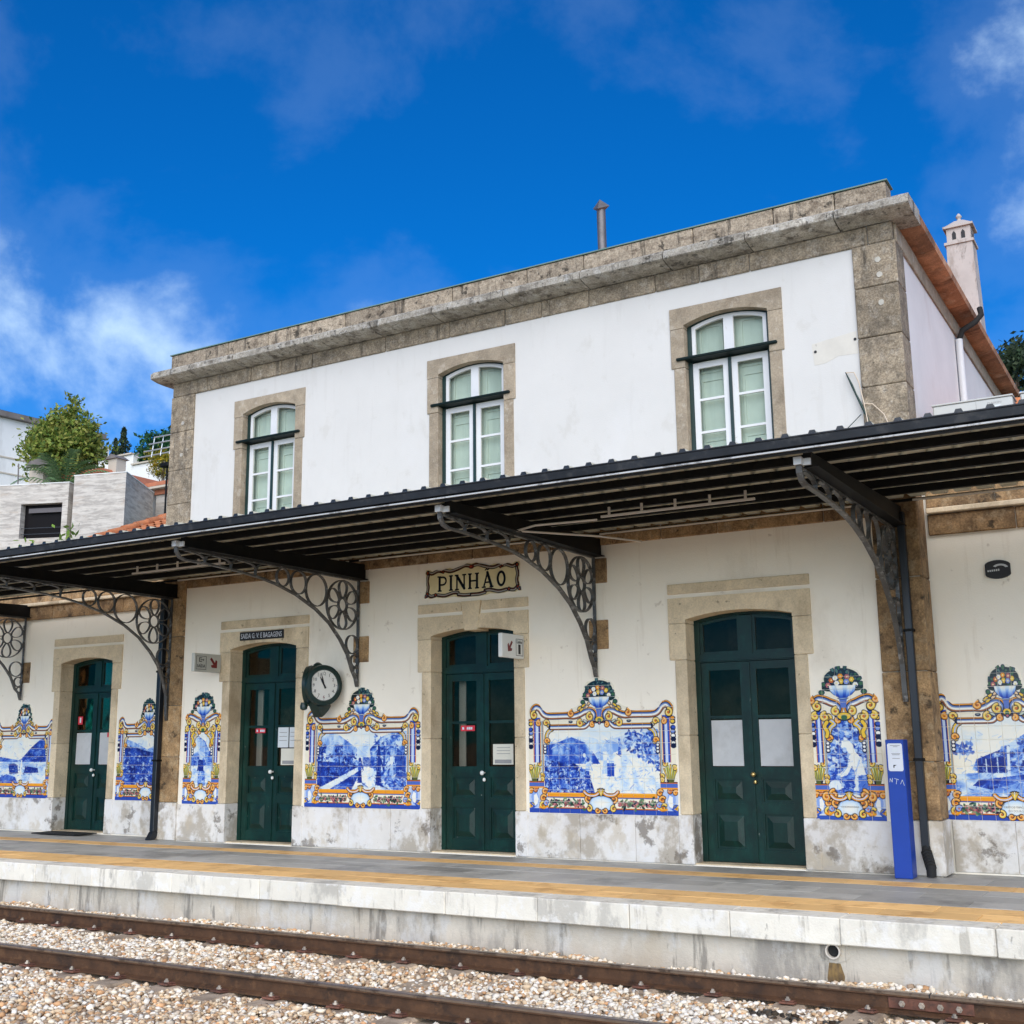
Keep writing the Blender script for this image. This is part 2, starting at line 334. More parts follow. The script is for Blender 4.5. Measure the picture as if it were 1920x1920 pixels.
# coping stones
x = PX0
while x < PX1:
    wl = random.choice([1.05, 1.2, 1.35, .95, .45 if random.random() < .3 else 1.1]); x2 = min(x + wl, PX1)
    MB().box(x + .0015, x2 - .0015, COPE_F + jit(.004), COPE_B, -.215 + jit(.005), .0 + jit(.003), c=.009).build('coping_stone', 'coping', plat); x = x2
# paving slabs: yellow bands and grey field
def slabs(y0, y1, rows, lx, m, xa=PX0, xb=PX1, nm='paving_slab'):
    d = (y1 - y0) / rows
    me = MB().box(-lx / 2 + .003, lx / 2 - .003, -d / 2 + .003, d / 2 - .003, -.05, 0, c=.003).mesh(nm); me.materials.append(MAT[m])
    for r in range(rows):
        k = 0; xx = xa + (r % 2) * lx / 2
        while xx < xb - lx:
            o = link(nm, me, plat, (xx + lx / 2, y0 + (r + .5) * d, -.002 + jit(.0015))); o.rotation_euler = (jit(.002), jit(.0015), 0); xx += lx
slabs(-3.075, -2.30, 2, .8, 'slab_yellow', -21, 3)
slabs(-2.295, -1.055, 3, 1.0, 'slab_grey', -21, 3)
slabs(-1.05, -.66, 1, .8, 'slab_yellow', -21, 3)
slabs(-.655, -.105, 1, .9, 'slab_grey', -21, 3)
tag(MB().box(PX0, PX1, -3.075, 10.9, -.06, -.02).build('platform_screed', 'slab_grey', plat))
# drain pipe in the platform wall
DX, DY, DZ = -2.88, -3.33, -.27
dp = thing('drain_pipe', (DX, DY, DZ), 'grey plastic drain pipe end sticking out of the stained platform wall', 'pipe')
n = 24; vs = []
for yy in (-.055, .02):
    for rr in (.062, .050):
        for k in range(n): t = 2 * math.pi * k / n; vs.append((DX + rr * math.cos(t), DY + yy, DZ + rr * math.sin(t)))
f = []
for k in range(n):
    k2 = (k + 1) % n; f += [(k, k2, n + k2, n + k), (k, 2 * n + k, 2 * n + k2, k2), (n + k, n + k2, 3 * n + k2, 3 * n + k)]
MB().add(vs, f).build('pipe_ring', 'conduit', dp)
MB().prism(arc(DX, DZ, .049, 0, 345, 23), DY - .012, DY - .004).build('pipe_mouth', 'rubber', dp)
MB().prism([(DX + (.125 + jit(.02)) * math.cos(t), DZ + (.11 + jit(.02)) * math.sin(t)) for t in np.linspace(0, 6.0, 16)], DY - .008, DY + .02).build('mortar_collar', 'concrete_wall', dp)
mat('wet_stain', (.13, .085, .04), .6, .4, 12, [((.30, .19, .06), 9, .5, .15, .8, .3)])
MB().prism([(DX - .05, DZ - .10), (DX - .07, DZ - .22), (DX - .06, DZ - .30), (DX + .06, DZ - .30), (DX + .075, DZ - .2), (DX + .045, DZ - .10)], DY - .003, DY + .01).build('water_stain', 'wet_stain', dp)

# ------------------------------------------------------------------ STATION BUILDING
ST = thing('station_building', (-8.6, 4, 0), 'two storey white railway station with brown stone trim, green doors and tiled wall panels', 'building')
XL, XR, YW = -14.55, -2.62, .5            # main block corners, set-back of the wings
DOORS = [(-16.95, YW), (-12.35, 0.), (-8.56, 0.), (-4.76, 0.)]
WINS = [-12.39, -8.57, -4.74]
def wall_holes(name, m, y, x0, x1, z0, z1, holes, parent=ST):
    xs = sorted({x0, x1, *[h[0] for h in holes], *[h[1] for h in holes]}); zs = sorted({z0, z1, *[h[2] for h in holes], *[h[3] for h in holes]})
    mb = MB()
    for i in range(len(xs) - 1):
        for k in range(len(zs) - 1):
            cx, cz = (xs[i] + xs[i + 1]) / 2, (zs[k] + zs[k + 1]) / 2
            if any(h[0] < cx < h[1] and h[2] < cz < h[3] for h in holes): continue
            for yy, fl in ((y, 0), (y + .3, 1)):
                q = [(xs[i], yy, zs[k]), (xs[i + 1], yy, zs[k]), (xs[i + 1], yy, zs[k + 1]), (xs[i], yy, zs[k + 1])]
                mb.add(q[::-1] if fl else q, [(0, 1, 2, 3)])
    for h in holes:
        a, b, c, d = h
        mb.add([(a, y, c), (a, y + .3, c), (a, y + .3, d), (a, y, d), (b, y, c), (b, y + .3, c), (b, y + .3, d), (b, y, d)], [(0, 3, 2, 1), (4, 5, 6, 7), (3, 7, 6, 2), (0, 1, 5, 4)])
    return mb.build(name, m, parent)
low = [(c - .69, c + .69, .0, 3.1) for c, yy in DOORS[1:]]
wall_holes('lower_wall', 'plaster_cream_lifted', 0., XL, XR, -.05, 4.08, low)
wall_holes('upper_wall', 'plaster_white_dimmed', 0., XL, XR, 4.08, 7.6, [(c - .57, c + .57, 4.45, 6.86) for c in WINS])
wall_holes('wing_wall', 'plaster_cream_lifted', YW, -24., XL, -.05, 4.55, [(DOORS[0][0] - .69, DOORS[0][0] + .69, 0, 3.1)])
wall_holes('wing_wall', 'plaster_cream_lifted', YW, XR, 6, -.05, 4.6, [])
box('side_wall', 'pink_plaster', ST, XR - .3, XR, .3, 8.42, 4.0, 7.6)
box('side_wall', 'plaster_white_dimmed', ST, XL, XL + .3, .3, 8.42, -.05, 7.6)
box('back_wall', 'plaster_white_dimmed', ST, XL + .3, XR - .3, 8.12, 8.42, -.05, 7.6)
box('inner_floor', 'interior', ST, XL + .3, XR - .3, .3, 8.12, 3.95, 4.1)
box('inner_screen', 'interior', ST, XL + .3, XR - .3, .95, 1.05, 0, 7.6)  # screen added close behind the glass to catch light and look brown
box('inner_ceiling', 'interior', ST, XL + .3, XR - .3, .3, 8.12, 7.5, 7.6)
box('inner_screen', 'interior', ST, -24, XL, 1.5, 1.6, 0, 4.5)
box('inner_ceiling', 'interior', ST, -24, XL, .8, 2.2, 4.4, 4.5)

def stones(nm, m, x0, x1, y0, y1, z0, z1, lens, c=.010, jy=.008, gap=.010, zj=.003, parent=ST):
    x = x0; i = 0
    while x < x1 - 1e-6:
        x2 = min(x + lens[i % len(lens)] * random.uniform(.92, 1.08), x1)
        if x1 - x2 < .25: x2 = x1
        MB().box(x + gap / 2, x2 - gap / 2, y0 + jit(jy), y1, z0 + jit(zj) * 0, z1 + jit(zj), c=c).build(nm, m, parent); x = x2; i += 1
# frieze, cornice (with sloping soffit) and parapet of the main block
stones('frieze_stone', 'stone_grey', XL - .01, XR + .01, -.03, .05, 7.235, 7.47, [.75, 1.05, .62, .66, 1.5, 1.2, .95, .6])
def cornice_stone(x0, x1):
    j = jit(.006)
    MB().prism([(-.05, 7.474), (-.20, 7.482), (-.34 + j, 7.508), (-.36 + j, 7.52), (-.36 + j, 7.60), (-.33 + j, 7.615), (-.31, 7.64), (.3, 7.66), (.3, 7.474)], x0 + .007, x1 - .007, 'x').build('cornice_stone', 'stone_cornice', ST)
x = XL - .22
for i in range(40):
    x2 = min(x + random.choice([.98, 1.1, .9, 1.2]), XR + .28)
    if XR + .28 - x2 < .4: x2 = XR + .28
    cornice_stone(x, x2); x = x2
    if x >= XR + .279: break
stones('parapet_stone', 'stone_parapet', XL + .05, XR - .0, -.16, .12, 7.665, 7.925, [1.25, .9, 1.5, 1.1, .8], jy=.004)
box('parapet_flashing', 'flashing', ST, XL + .03, XR + .02, -.175, .14, 7.93, 7.945)
# side eave: soffit slabs and corbel course
y = -.04
while y < 8.6:
    y2 = min(y + random.uniform(1.0, 1.25), 8.7)
    MB().prism([(XR + .002, 7.474), (XR + .12, 7.48), (XR + .27, 7.508), (XR + .28, 7.60), (XR + .2, 7.66), (XR + .002, 7.66)], y + .31 if y < 0 else y, y2 - .012, 'y').build('eave_stone', 'stone_soffit', ST)
    y = y2
y = .055
while y < 8.4:
    y2 = min(y + random.uniform(.9, 1.3), 8.42)
    MB().box(XR + .001, XR + .03 + jit(.004), y + .004, y2, 7.235, 7.472, c=.006).build('frieze_stone', 'stone_window', ST); y = y2
# roof of main block (low hip behind the parapet)
MB().add([(XL + .1, .1, 7.67), (XR + .22, .1, 7.67), (XR + .22, 8.6, 7.67), (XL + .1, 8.6, 7.67), (XL + 4, 4.3, 8.25), (XR - 4, 4.3, 8.25)],
         [(0, 1, 5, 4), (1, 2, 5), (2, 3, 4, 5), (3, 0, 4)]).build('roof', 'roof_orange', ST)
# quoins: corner stones, above and below the canopy
def quoin(xa, xb, z0, z1, hs, m, ret):
    z = z0; i = 0
    while z < z1 - 1e-6:
        z2 = min(z + hs[i % len(hs)], z1)
        if z1 - z2 < .2: z2 = z1
        if ret == 'R': MB().box(xa, xb + .03, -.035 + jit(.005), .40, z + .004, z2 - .004, c=.010).build('quoin_stone', m, ST)
        else: MB().box(xa - .03, xb, -.035 + jit(.005), .40, z + .003, z2 - .003, c=.008).build('quoin_stone', m, ST)
        z = z2; i += 1
quoin(XR - .48, XR, 4.2, 7.235, [.62, .66, .60, .62, .64], 'stone_grey', 'R')
quoin(XL, XL + .50, 4.2, 7.235, [.55, .62, .58, .66], 'stone_grey', 'L')
quoin(XR - .48, XR, .57, 4.2, [.62, .98, 1.05, .95], 'stone_warm_lit', 'R')
quoin(XL, XL + .50, .57, 4.2, [.7, .8, 1.1, .9], 'stone_warm_lit', 'L')
# wash of white spots left by old fixings on the quoin
for zz in (7.02, 6.83, 6.48): MB().prism([(XR - .19 + .06 * (zz % .3) + (.034 + jit(.004)) * math.cos(t), zz + (.036 + jit(.004)) * math.sin(t)) for t in np.linspace(0, 5.9, 13)], -.044, -.03).build('mortar_dab', 'stone_dab', ST)
for zz in (6.75, 6.2): MB().prism(arc(XL + .27, zz, .035, 0, 330, 11), -.046, -.03).build('mortar_dab', 'stone_cornice', ST)
# band under the canopy and the wings' two tier friezes
stones('band_stone', 'stone_warm_lit', XL + .51, XR - .49, -.03, .05, 3.94, 4.30, [1.0, .8, 1.25, .7], jy=.006)
for xa, xb in ((-24., XL - .04), (XR + .04, 6.)):
    stones('frieze_stone', 'stone_warm_lit', xa, xb, YW - .035, YW + .05, 3.74, 3.985, [1.0, .85, 1.2], jy=.005)
    stones('cornice_stone', 'stone_jamb', xa, xb, YW - .10, YW + .05, 3.99, 4.05, [1.4, 1.1], jy=.003)
    stones('frieze_stone', 'stone_warm_lit', xa, xb, YW - .05, YW + .05, 4.055, 4.30, [.8, 1.1], jy=.005)
# bracket seats let into the wall
for bx in (-10.5, -6.66):
    box('bracket_stone', 'stone_warm_lit', ST, bx - .01, bx + .17, -.028, .03, 3.45, 3.77, c=.006); box('bracket_stone', 'stone_warm_lit', ST, bx - .1, bx + .17, -.024, .03, 2.60, 2.97, c=.006)
box('bracket_stone', 'stone_warm_lit', ST, -18.75, -18.5, YW - .024, YW + .03, 2.6, 2.97, c=.006)
# plinth
def plinth(xa, xb, y):
    cuts = [xa]; 
    while cuts[-1] < xb - .9: cuts.append(cuts[-1] + random.uniform(.62, .95))
    cuts[-1:] = [xb] if xb - cuts[-1] < .35 and len(cuts) > 1 else [cuts[-1], xb]
    for a, b in zip(cuts, cuts[1:]): MB().box(a + .002, b - .002, y - .018 + jit(.003), y + .05, 0, .548 + jit(.003), c=.005).build('plinth_slab', 'plinth_paint', ST)
edges = []
for c, yy in DOORS: edges.append((c - .85, c + .85))
plinth(edges[1][1], edges[2][0], 0); plinth(edges[2][1], edges[3][0], 0); plinth(edges[3][1], XR - .49, 0); plinth(XL + .51, edges[1][0], 0)
plinth(edges[0][1], XL - .04, YW); plinth(-24, edges[0][0], YW); plinth(XR + .04, 6, YW)
for xa, xb in ((XR - .48, XR + .03), (XL - .03, XL + .5)):
    MB().box(xa - .01, xb + .01, -.05, .40, 0, .567, c=.006).build('plinth_slab', 'plinth_paint', ST)

# ---- doors
def arch_pts(c, hw, z0, zs, zc, n=12):
    """opening outline: up from z0 to spring zs, segmental arch to crown zc"""
    s = zc - zs; r = (hw * hw + s * s) / (2 * s); a = math.asin(hw / r)
    return [(c + r * math.sin(-a + 2 * a * i / n), zc - r + r * math.cos(-a + 2 * a * i / n)) for i in range(n + 1)]
def door(c, y, keystone=False, frost=(), frost2=(), knob='enamel'):
    yd = y + .25
    
    # outer green frame with the two fanlight openings and mullion
    mb = MB()
    hw = .685
    outer = arch_pts(c, hw, 0, 2.945, 3.035)
    mb.box(c - hw, c - .60, yd, yd + .08, 0, 2.86); mb.box(c + .60, c + hw, yd, yd + .08, 0, 2.86)
    o2 = [(px, pz) for px, pz in outer]; i2 = arch_pts(c, .60, 0, 2.885, 2.955)
    for i in range(len(o2) - 1):
        mb.prism([i2[i], i2[i + 1], o2[i + 1], o2[i]], yd, yd + .08, 'y')
    mb.prism([(c - hw, 2.86), (c - .6, 2.86), i2[0], o2[0]], yd + .001, yd + .079, 'y'); mb.prism([(c + hw, 2.86), o2[-1], i2[-1], (c + .6, 2.86)], yd + .001, yd + .079, 'y')
    mb.box(c - .60, c + .60, yd - .02, yd + .07, 2.385, 2.475)            # transom
    mb.box(c - .60, c + .60, yd - .04, yd - .02, 2.40, 2.43)
    mb.box(c - .075, c + .075, yd + .005, yd + .06, 2.475, 2.945)
    d = mb.build('door', 'green_paint', ST)
    for s in (-1, 1):   # fanlight casements
        a, b = (c - .60, c - .075) if s < 0 else (c + .075, c + .60); e = .04
        zt = lambda u: np.interp(u, [p[0] for p in i2], [p[1] for p in i2])
        m2 = MB(); m2.box(a, a + e, yd + .02, yd + .055, 2.475, float(zt(a)) - .002); m2.box(b - e, b, yd + .02, yd + .055, 2.475, float(zt(b)) - .002); m2.box(a + e, b - e, yd + .022, yd + .053, 2.475, 2.515)
        us = [a + e + (b - a - 2 * e) * i / 6 for i in range(7)]
        m2.prism([(u, float(zt(u)) - .045) for u in us] + [(u, float(zt(u)) + .01) for u in us[::-1]], yd + .022, yd + .053)
        m2.build('fanlight_frame', 'green_paint', d)
        MB().prism([(a + e, 2.515), (b - e, 2.515)] + [(u, float(zt(u)) - .04) for u in us[::-1]], yd + .034, yd + .039).build('pane', 'glass_dark', d)
    box('threshold', 'stone_jamb', d, c - .67, c + .67, y + .02, yd + .10, -.02, .012)
    for s in (-1, 1):   # leaves
        a, b = (c - .597, c - .006) if s < 0 else (c + .006, c + .597)
        st = .095; l2 = MB(); y0, y1 = yd + .01, yd + .055
        l2.box(a, a + st, y0, y1, .02, 2.38); l2.box(b - st, b, y0, y1, .02, 2.38)
        for z0, z1 in ((.02, .15), (.60, .70), (1.0, 1.125), (1.70, 1.735), (2.285, 2.38)): l2.box(a + st, b - st, y0 + .002, y1 - .002, z0, z1)
        if s > 0: l2.box(a - .03, a + .02, y0 - .015, y0 - .001, .03, 2.37)      # meeting stile bead
        l2.build('leaf', 'green_paint', d)
        for z0, z1 in ((.15, .60), (.70, 1.0)):      # fielded panels with a raised pyramid
            p = MB(); xa, xb = a + st, b - st; yb = y0 + .022
            p.box(xa, xb, yb, yb + .012, z0, z1)
            e = .02
            for q in ((xa, xb, z0, z0 + e), (xa, xb, z1 - e, z1), (xa, xa + e, z0 + e, z1 - e), (xb - e, xb, z0 + e, z1 - e)): p.box(q[0], q[1], y0 + .004, yb - .001, q[2], q[3])
            i1, i2_ = .045, .115
            p.add([(xa + i1, yb - .001, z0 + i1), (xb - i1, yb - .001, z0 + i1), (xb - i1, yb - .001, z1 - i1), (xa + i1, yb - .001, z1 - i1),
                   (xa + i2_, yb - .026, z0 + i2_), (xb - i2_, yb - .026, z0 + i2_), (xb - i2_, yb - .026, z1 - i2_), (xa + i2_, yb - .026, z1 - i2_)],
                  [(4, 5, 6, 7), (0, 1, 5, 4), (1, 2, 6, 5), (2, 3, 7, 6), (3, 0, 4, 7)])
            p.build('panel', 'green_paint', d)
        for i, (z0, z1) in enumerate(((1.125, 1.70), (1.735, 2.285))):
            box('pane', 'glass_dark', d, a + st, b - st, y0 + .02, y0 + .025, z0, z1)
            if i == 0 and (s < 0 and 'L' in frost or s > 0 and 'R' in frost): box('frosted_film', 'frosted', d, a + st + .002, b - st - .002, y0 + .012, y0 + .015, z0 + .01, z1 - .02)
        box('reflection_strip', 'paper', d, a + st - .02, a + st + .09, yd + .22, yd + .24, 1.0, 2.3) if s < 0 and not frost else None  # added pale strip imitating a reflection at the left of the panes
    kz = 1.04
    MB().tube([(c + .03, yd + .005, kz), (c + .03, yd - .05, kz)], .012).build('knob_stem', knob, d)
    MB().lathe([(.008, -.03), (.024, -.02), (.031, 0), (.024, .02), (.008, .03)], (c + .03, yd - .06, kz), 12).build('knob', knob, d, smooth=True)
    MB().lathe([(.008, -.025), (.02, -.015), (.022, 0), (.02, .015), (.008, .025)], (c + .035, yd - .015, kz - .09), 10).build('keyhole_plate', knob, d, smooth=True)
    # stone surround
    for s in (-1, 1):
        def sb(nm, m, u0, u1, z0, z1, pr):
            a, b = (c - u1, c - u0) if s < 0 else (c + u0, c + u1)
            MB().box(a, b, y - pr, yd + .1, z0, z1, c=.008).build(nm, m, d)
        sb('base_stone', 'plinth_paint', .67, .855, 0, .565, .03)
        sb('jamb_stone', 'stone_jamb', .67, .825, .57, 1.5, .022); sb('jamb_stone', 'stone_jamb', .67, .825, 1.504, 2.41, .022)
        sb('ear_stone', 'stone_jamb', .67, .895, 2.414, 2.86, .026)
    ar = arch_pts(c, .67, 0, 2.905, 2.985)
    n = len(ar) // 2
    if keystone:
        k = .11
        la = [p for p in ar if p[0] <= c - k]; ra = [p for p in ar if p[0] >= c + k]
        MB().prism([(c - .895, 2.864), (c - .67, 2.864), *la, (c - k, 2.983), (c - k - .025, 3.175), (c - .895, 3.175)], y - .026, yd + .1).build('lintel_stone', 'stone_jamb', d)
        MB().prism([(c + k, 2.983), *ra, (c + .67, 2.864), (c + .895, 2.864), (c + .895, 3.175), (c + k + .025, 3.175)], y - .026, yd + .1).build('lintel_stone', 'stone_jamb', d)
        MB().prism([(c - k + .003, 2.955), (c + k - .003, 2.955), (c + k + .047, 3.355), (c - k - .047, 3.355)], y - .034, yd + .09).build('keystone', 'stone_jamb', d)
        for a, b in ((c - .895, c - k - .055), (c + k + .055, c + .895)): MB().box(a, b, y - .026, y + .05, 3.225, 3.35, c=.006).build('label_stone', 'stone_jamb', d)
    else:
        MB().prism([(c - .895, 2.864), (c - .67, 2.864), *ar, (c + .67, 2.864), (c + .895, 2.864), (c + .895, 3.175), (c - .895, 3.175)], y - .026, yd + .1).build('lintel_stone', 'stone_jamb', d)
        MB().box(c - .895, c + .895, y - .026, y + .05, 3.225, 3.35, c=.006).build('label_stone', 'stone_jamb', d)
    return d
D1 = door(*DOORS[0], frost='LR'); D2 = door(*DOORS[1]); D3 = door(*DOORS[2], keystone=True); D4 = door(*DOORS[3], frost='LR', knob='brass')
# papers and stickers on the door glass
def paper(d, m, x0, x1, z0, z1, y, nm='notice_paper'): return box(nm, m, d, x0, x1, y + .264, y + .266, z0, z1)
c = DOORS[1][0]
paper(D2, 'paper', c + .10, c + .31, 1.40, 1.70, 0); paper(D2, 'paper', c + .33, c + .49, 1.40, 1.70, 0); paper(D2, 'paper_cream', c + .17, c + .48, 1.14, 1.385, 0)
box('notice_print', 'ink_grey', D2, c + .20, c + .45, .2615, .2635, 1.155, 1.205)
for zz in (1.62, 1.56, 1.5): box('notice_print', 'ink_grey', D2, c + .13, c + .28, .2615, .2635, zz, zz + .008); box('notice_print', 'ink_grey', D2, c + .35, c + .47, .2615, .2635, zz, zz + .008)
paper(D2, 'sticker_red', c - .36, c - .16, 1.62, 1.69, 0, 'sticker')
c = DOORS[2][0]
paper(D3, 'sticker_red', c - .36, c - .13, 1.60, 1.675, 0, 'sticker'); paper(D3, 'paper_cream', c + .16, c + .48, 1.15, 1.42, 0)
box('notice_print', 'ink_grey', D3, c + .19, c + .45, .2615, .2635, 1.165, 1.215)
for zz in (1.37, 1.33, 1.29): box('notice_print', 'ink_grey', D3, c + .22, c + .43, .2615, .2635, zz, zz + .007)
for dd, cc in ((D2, DOORS[1][0] - .35), (D3, DOORS[2][0] - .345)):
    zz = 1.655 if dd is D2 else 1.637
    for k, (u, wd) in enumerate(((.0, .03), (.075, .025), (.105, .03), (.14, .025))):
        box('sticker_print', 'label_white', dd, cc + u + .01, cc + u + .01 + wd, .2615, .2635, zz - .017, zz + .017)
c = DOORS[0][0]; paper(D1, 'sticker_red', c - .48, c - .36, 1.83, 1.97, YW, 'sticker'); box('sticker_print', 'label_white', D1, c - .44, c - .40, YW + .2615, YW + .2635, 1.86, 1.95)
paper(D1, 'sticker_red', c + .30, c + .49, 1.60, 1.68, YW, 'sticker')

# ---- upper windows
def window(c):
    y = .10; mb = MB(); hw = .57
    o = arch_pts(c, hw, 0, 6.735, 6.835); i = arch_pts(c, hw - .07, 0, 6.70, 6.79)
    mb.box(c - hw, c - hw + .07, y, y + .07, 4.45, 6.66); mb.box(c + hw - .07, c + hw, y, y + .07, 4.45, 6.66)
    for k in range(len(o) - 1): mb.prism([i[k], i[k + 1], o[k + 1], o[k]], y, y + .07)
    mb.prism([(c - hw, 6.66), (c - hw + .07, 6.66), i[0], o[0]], y + .001, y + .069); mb.prism([(c + hw, 6.66), o[-1], i[-1], (c + hw - .07, 6.66)], y + .001, y + .069)
    mb.box(c - .02, c + .02, y - .012, y + .05, 4.45, 6.2)
    wd = mb.build('window', 'green_frame', ST)
    MB().box(c - .665, c + .665, -.06, .17, 6.222, 6.26, c=.010).build('transom_bar', 'bar_paint', wd)
    w2 = MB()     # white fixed light above the bar
    i2 = arch_pts(c, hw - .072, 0, 6.697, 6.787); i3 = arch_pts(c, hw - .12, 0, 6.66, 6.745)
    w2.box(c - hw + .072, c - hw + .12, y + .012, y + .055, 6.262, 6.62); w2.box(c + hw - .12, c + hw - .072, y + .012, y + .055, 6.262, 6.62)
    for k in range(len(i2) - 1): w2.prism([i3[k], i3[k + 1], i2[k + 1], i2[k]], y + .012, y + .055)
    w2.prism([(c - hw + .072, 6.62), (c - hw + .12, 6.62), i3[0], i2[0]], y + .013, y + .054); w2.prism([(c + hw - .072, 6.62), i2[-1], i3[-1], (c + hw - .12, 6.62)], y + .013, y + .054)
    w2.box(c - .065, c + .065, y + .010, y + .057, 6.262, 6.745); w2.box(c - hw + .12, c - .065, y + .014, y + .053, 6.262, 6.30); w2.box(c + .065, c + hw - .12, y + .014, y + .053, 6.262, 6.30)
    w2.build('fanlight_frame', 'white_paint', wd)
    for a, b in ((c - hw + .12, c - .065), (c + .065, c + hw - .12)):
        MB().box(a, b, y + .03, y + .034, 6.30, 6.70).build('pane', 'glass', wd)
    for s in (-1, 1):
        a, b = (c - hw + .072, c - .02) if s < 0 else (c + .02, c + hw - .072)
        sh = MB(); st = .075; y0, y1 = y + .012, y + .052
        sh.box(a, a + st, y0, y1, 4.5, 6.20); sh.box(b - st, b, y0, y1, 4.5, 6.20)
        zs = [(6.125, 6.20), (5.69, 5.72), (5.26, 5.29), (4.83, 4.86), (4.5, 4.58)]
        for z0, z1 in zs: sh.box(a + st, b - st, y0 + .003, y1 - .003, z0, z1)
        sh.build('sash', 'white_paint', wd)
        for (z1, _), (_, z0) in zip(zs, zs[1:]): box('pane', 'glass', wd, a + st, b - st, y0 + .018, y0 + .022, z0, z1)
    # inner shutters behind the glass, pale green, panelled
    for s in (-1, 1):
        a, b = (c - .55, c - .006) if s < 0 else (c + .006, c + .55)
        p = MB(); p.box(a, b, .235, .26, 4.45, 6.84)
        for z0, z1 in ((4.55, 5.2), (5.3, 6.0), (6.08, 6.72)):
            xa, xb = a + .11, b - .11
            for q in ((xa, xb, z0, z0 + .03), (xa, xb, z1 - .03, z1), (xa, xa + .03, z0 + .03, z1 - .03), (xb - .03, xb, z0 + .03, z1 - .03)): p.box(q[0], q[1], .222, .2345, q[2], q[3])
        p.build('shutter', 'shutter_paint', wd)
    for s in (-1, 1):
        def sb(nm, u0, u1, z0, z1, pr):
            a, b = (c - u1, c - u0) if s < 0 else (c + u0, c + u1)
            MB().box(a, b, -pr, .17, z0, z1, c=.007).build(nm, 'stone_window', wd)
        sb('jamb_stone', .555, .71, 4.3, 6.13, .016); sb('ear_stone', .555, .745, 6.134, 6.66, .02)
    ar = arch_pts(c, .555, 0, 6.70, 6.80)
    MB().prism([(c - .745, 6.664), (c - .555, 6.664), *ar, (c + .555, 6.664), (c + .745, 6.664), (c + .745, 6.94), (c - .745, 6.94)], -.02, .17).build('lintel_stone', 'stone_window', wd)
for c in WINS: window(c)
# patch of bare plaster where a fixture was removed
MB().prism([(-3.66, 6.13), (-3.44, 6.16), (-3.12, 6.2), (-3.115, 5.92), (-3.35, 5.93), (-3.5, 5.87), (-3.64, 5.86)], -.0025, .01).build('plaster_patch', 'patch_cream', ST)
for xx, zz in ((-3.62, 6.03), (-3.14, 6.10)): MB().prism(arc(xx, zz, .018, 0, 320, 8), -.008, .0).build('bolt_hole', 'ink_black', ST)

# ---- wing roofs
def tile_roof(xa, xb, ya, za, yb, zb, nm='roof'):
    """rows of half-round tiles: one corrugated, stepped sheet"""
    rows = 11; per = .21; ncol = int((xb - xa) / per); seg = 6; mb = MB(); vs = []; fs = []
    for r in range(rows):
        t0, t1 = r / rows, (r + 1.08) / rows
        for e, t in enumerate((t0, t1)):
            for i in range(ncol * seg + 1):
                xx = xa + i * per / seg; h = .045 * math.cos(2 * math.pi * i / seg)
                vs.append((xx, ya + (yb - ya) * t, za + (zb - za) * t + h + (.05 if e == 0 else .01)))
    W_ = ncol * seg + 1
    for r in range(rows):
        for i in range(W_ - 1): b = r * 2 * W_ + i; fs.append((b, b + 1, b + W_ + 1, b + W_))
    return mb.add(vs, fs).build(nm, 'roof_orange', ST)
tag(tile_roof(-19.0, XL, .25, 4.72, 4.2, 6.30), kind='stuff'); tag(tile_roof(XR + .02, 6, .25, 4.60, 4.0, 6.05), kind='stuff')
MB().add([(-19, 4.2, 6.3), (XL, 4.2, 6.3), (XL, 8.2, 4.6), (-19, 8.2, 4.6)], [(0, 1, 2, 3)]).build('roof', 'roof_orange', ST)
MB().add([(XR, 4.0, 6.05), (6, 4.0, 6.05), (6, 8.2, 4.5), (XR, 8.2, 4.5)], [(0, 1, 2, 3)]).build('roof', 'roof_orange', ST)
MB().prism([(.5, 4.0), (4.2, 4.0), (4.2, 6.28), (.5, 4.68)], -18.9, -18.6, 'x').build('gable_wall', 'house_white', ST)
y = 0
for i in range(12):   # verge tiles of the left gable
    t0 = i / 12; p0 = Vector((-19.02, .25 + 3.95 * t0, 4.80 + 1.58 * t0)); p1 = p0 + Vector((0, 3.95 / 12 * 1.12, 1.58 / 12 * 1.12 + .0))
    MB().tube([p0, p1], [.10, .075], 10).build('verge_tile', 'roof_orange', ST, smooth=True)
x = XR + .1
while x < 5:
    MB().tube([(x, 4.0, 6.09), (x + .46, 4.0, 6.09)], [.12, .095], 12).build('ridge_tile', 'roof_orange', ST, smooth=True); x += .42
# side downpipe with black flexible joint
MB().tube([(XR + .06, 3.85, 7.15), (XR + .06, 3.85, 4.9)], .05, 12).build('side_pipe', 'white_paint', ST, smooth=True)
MB().tube([(XR + .36, 4.0, 7.62), (XR + .38, 3.95, 7.5), (XR + .30, 3.88, 7.38), (XR + .12, 3.85, 7.28), (XR + .06, 3.85, 7.14)], .042, 10).build('flexible_joint', 'rubber', ST, smooth=True)

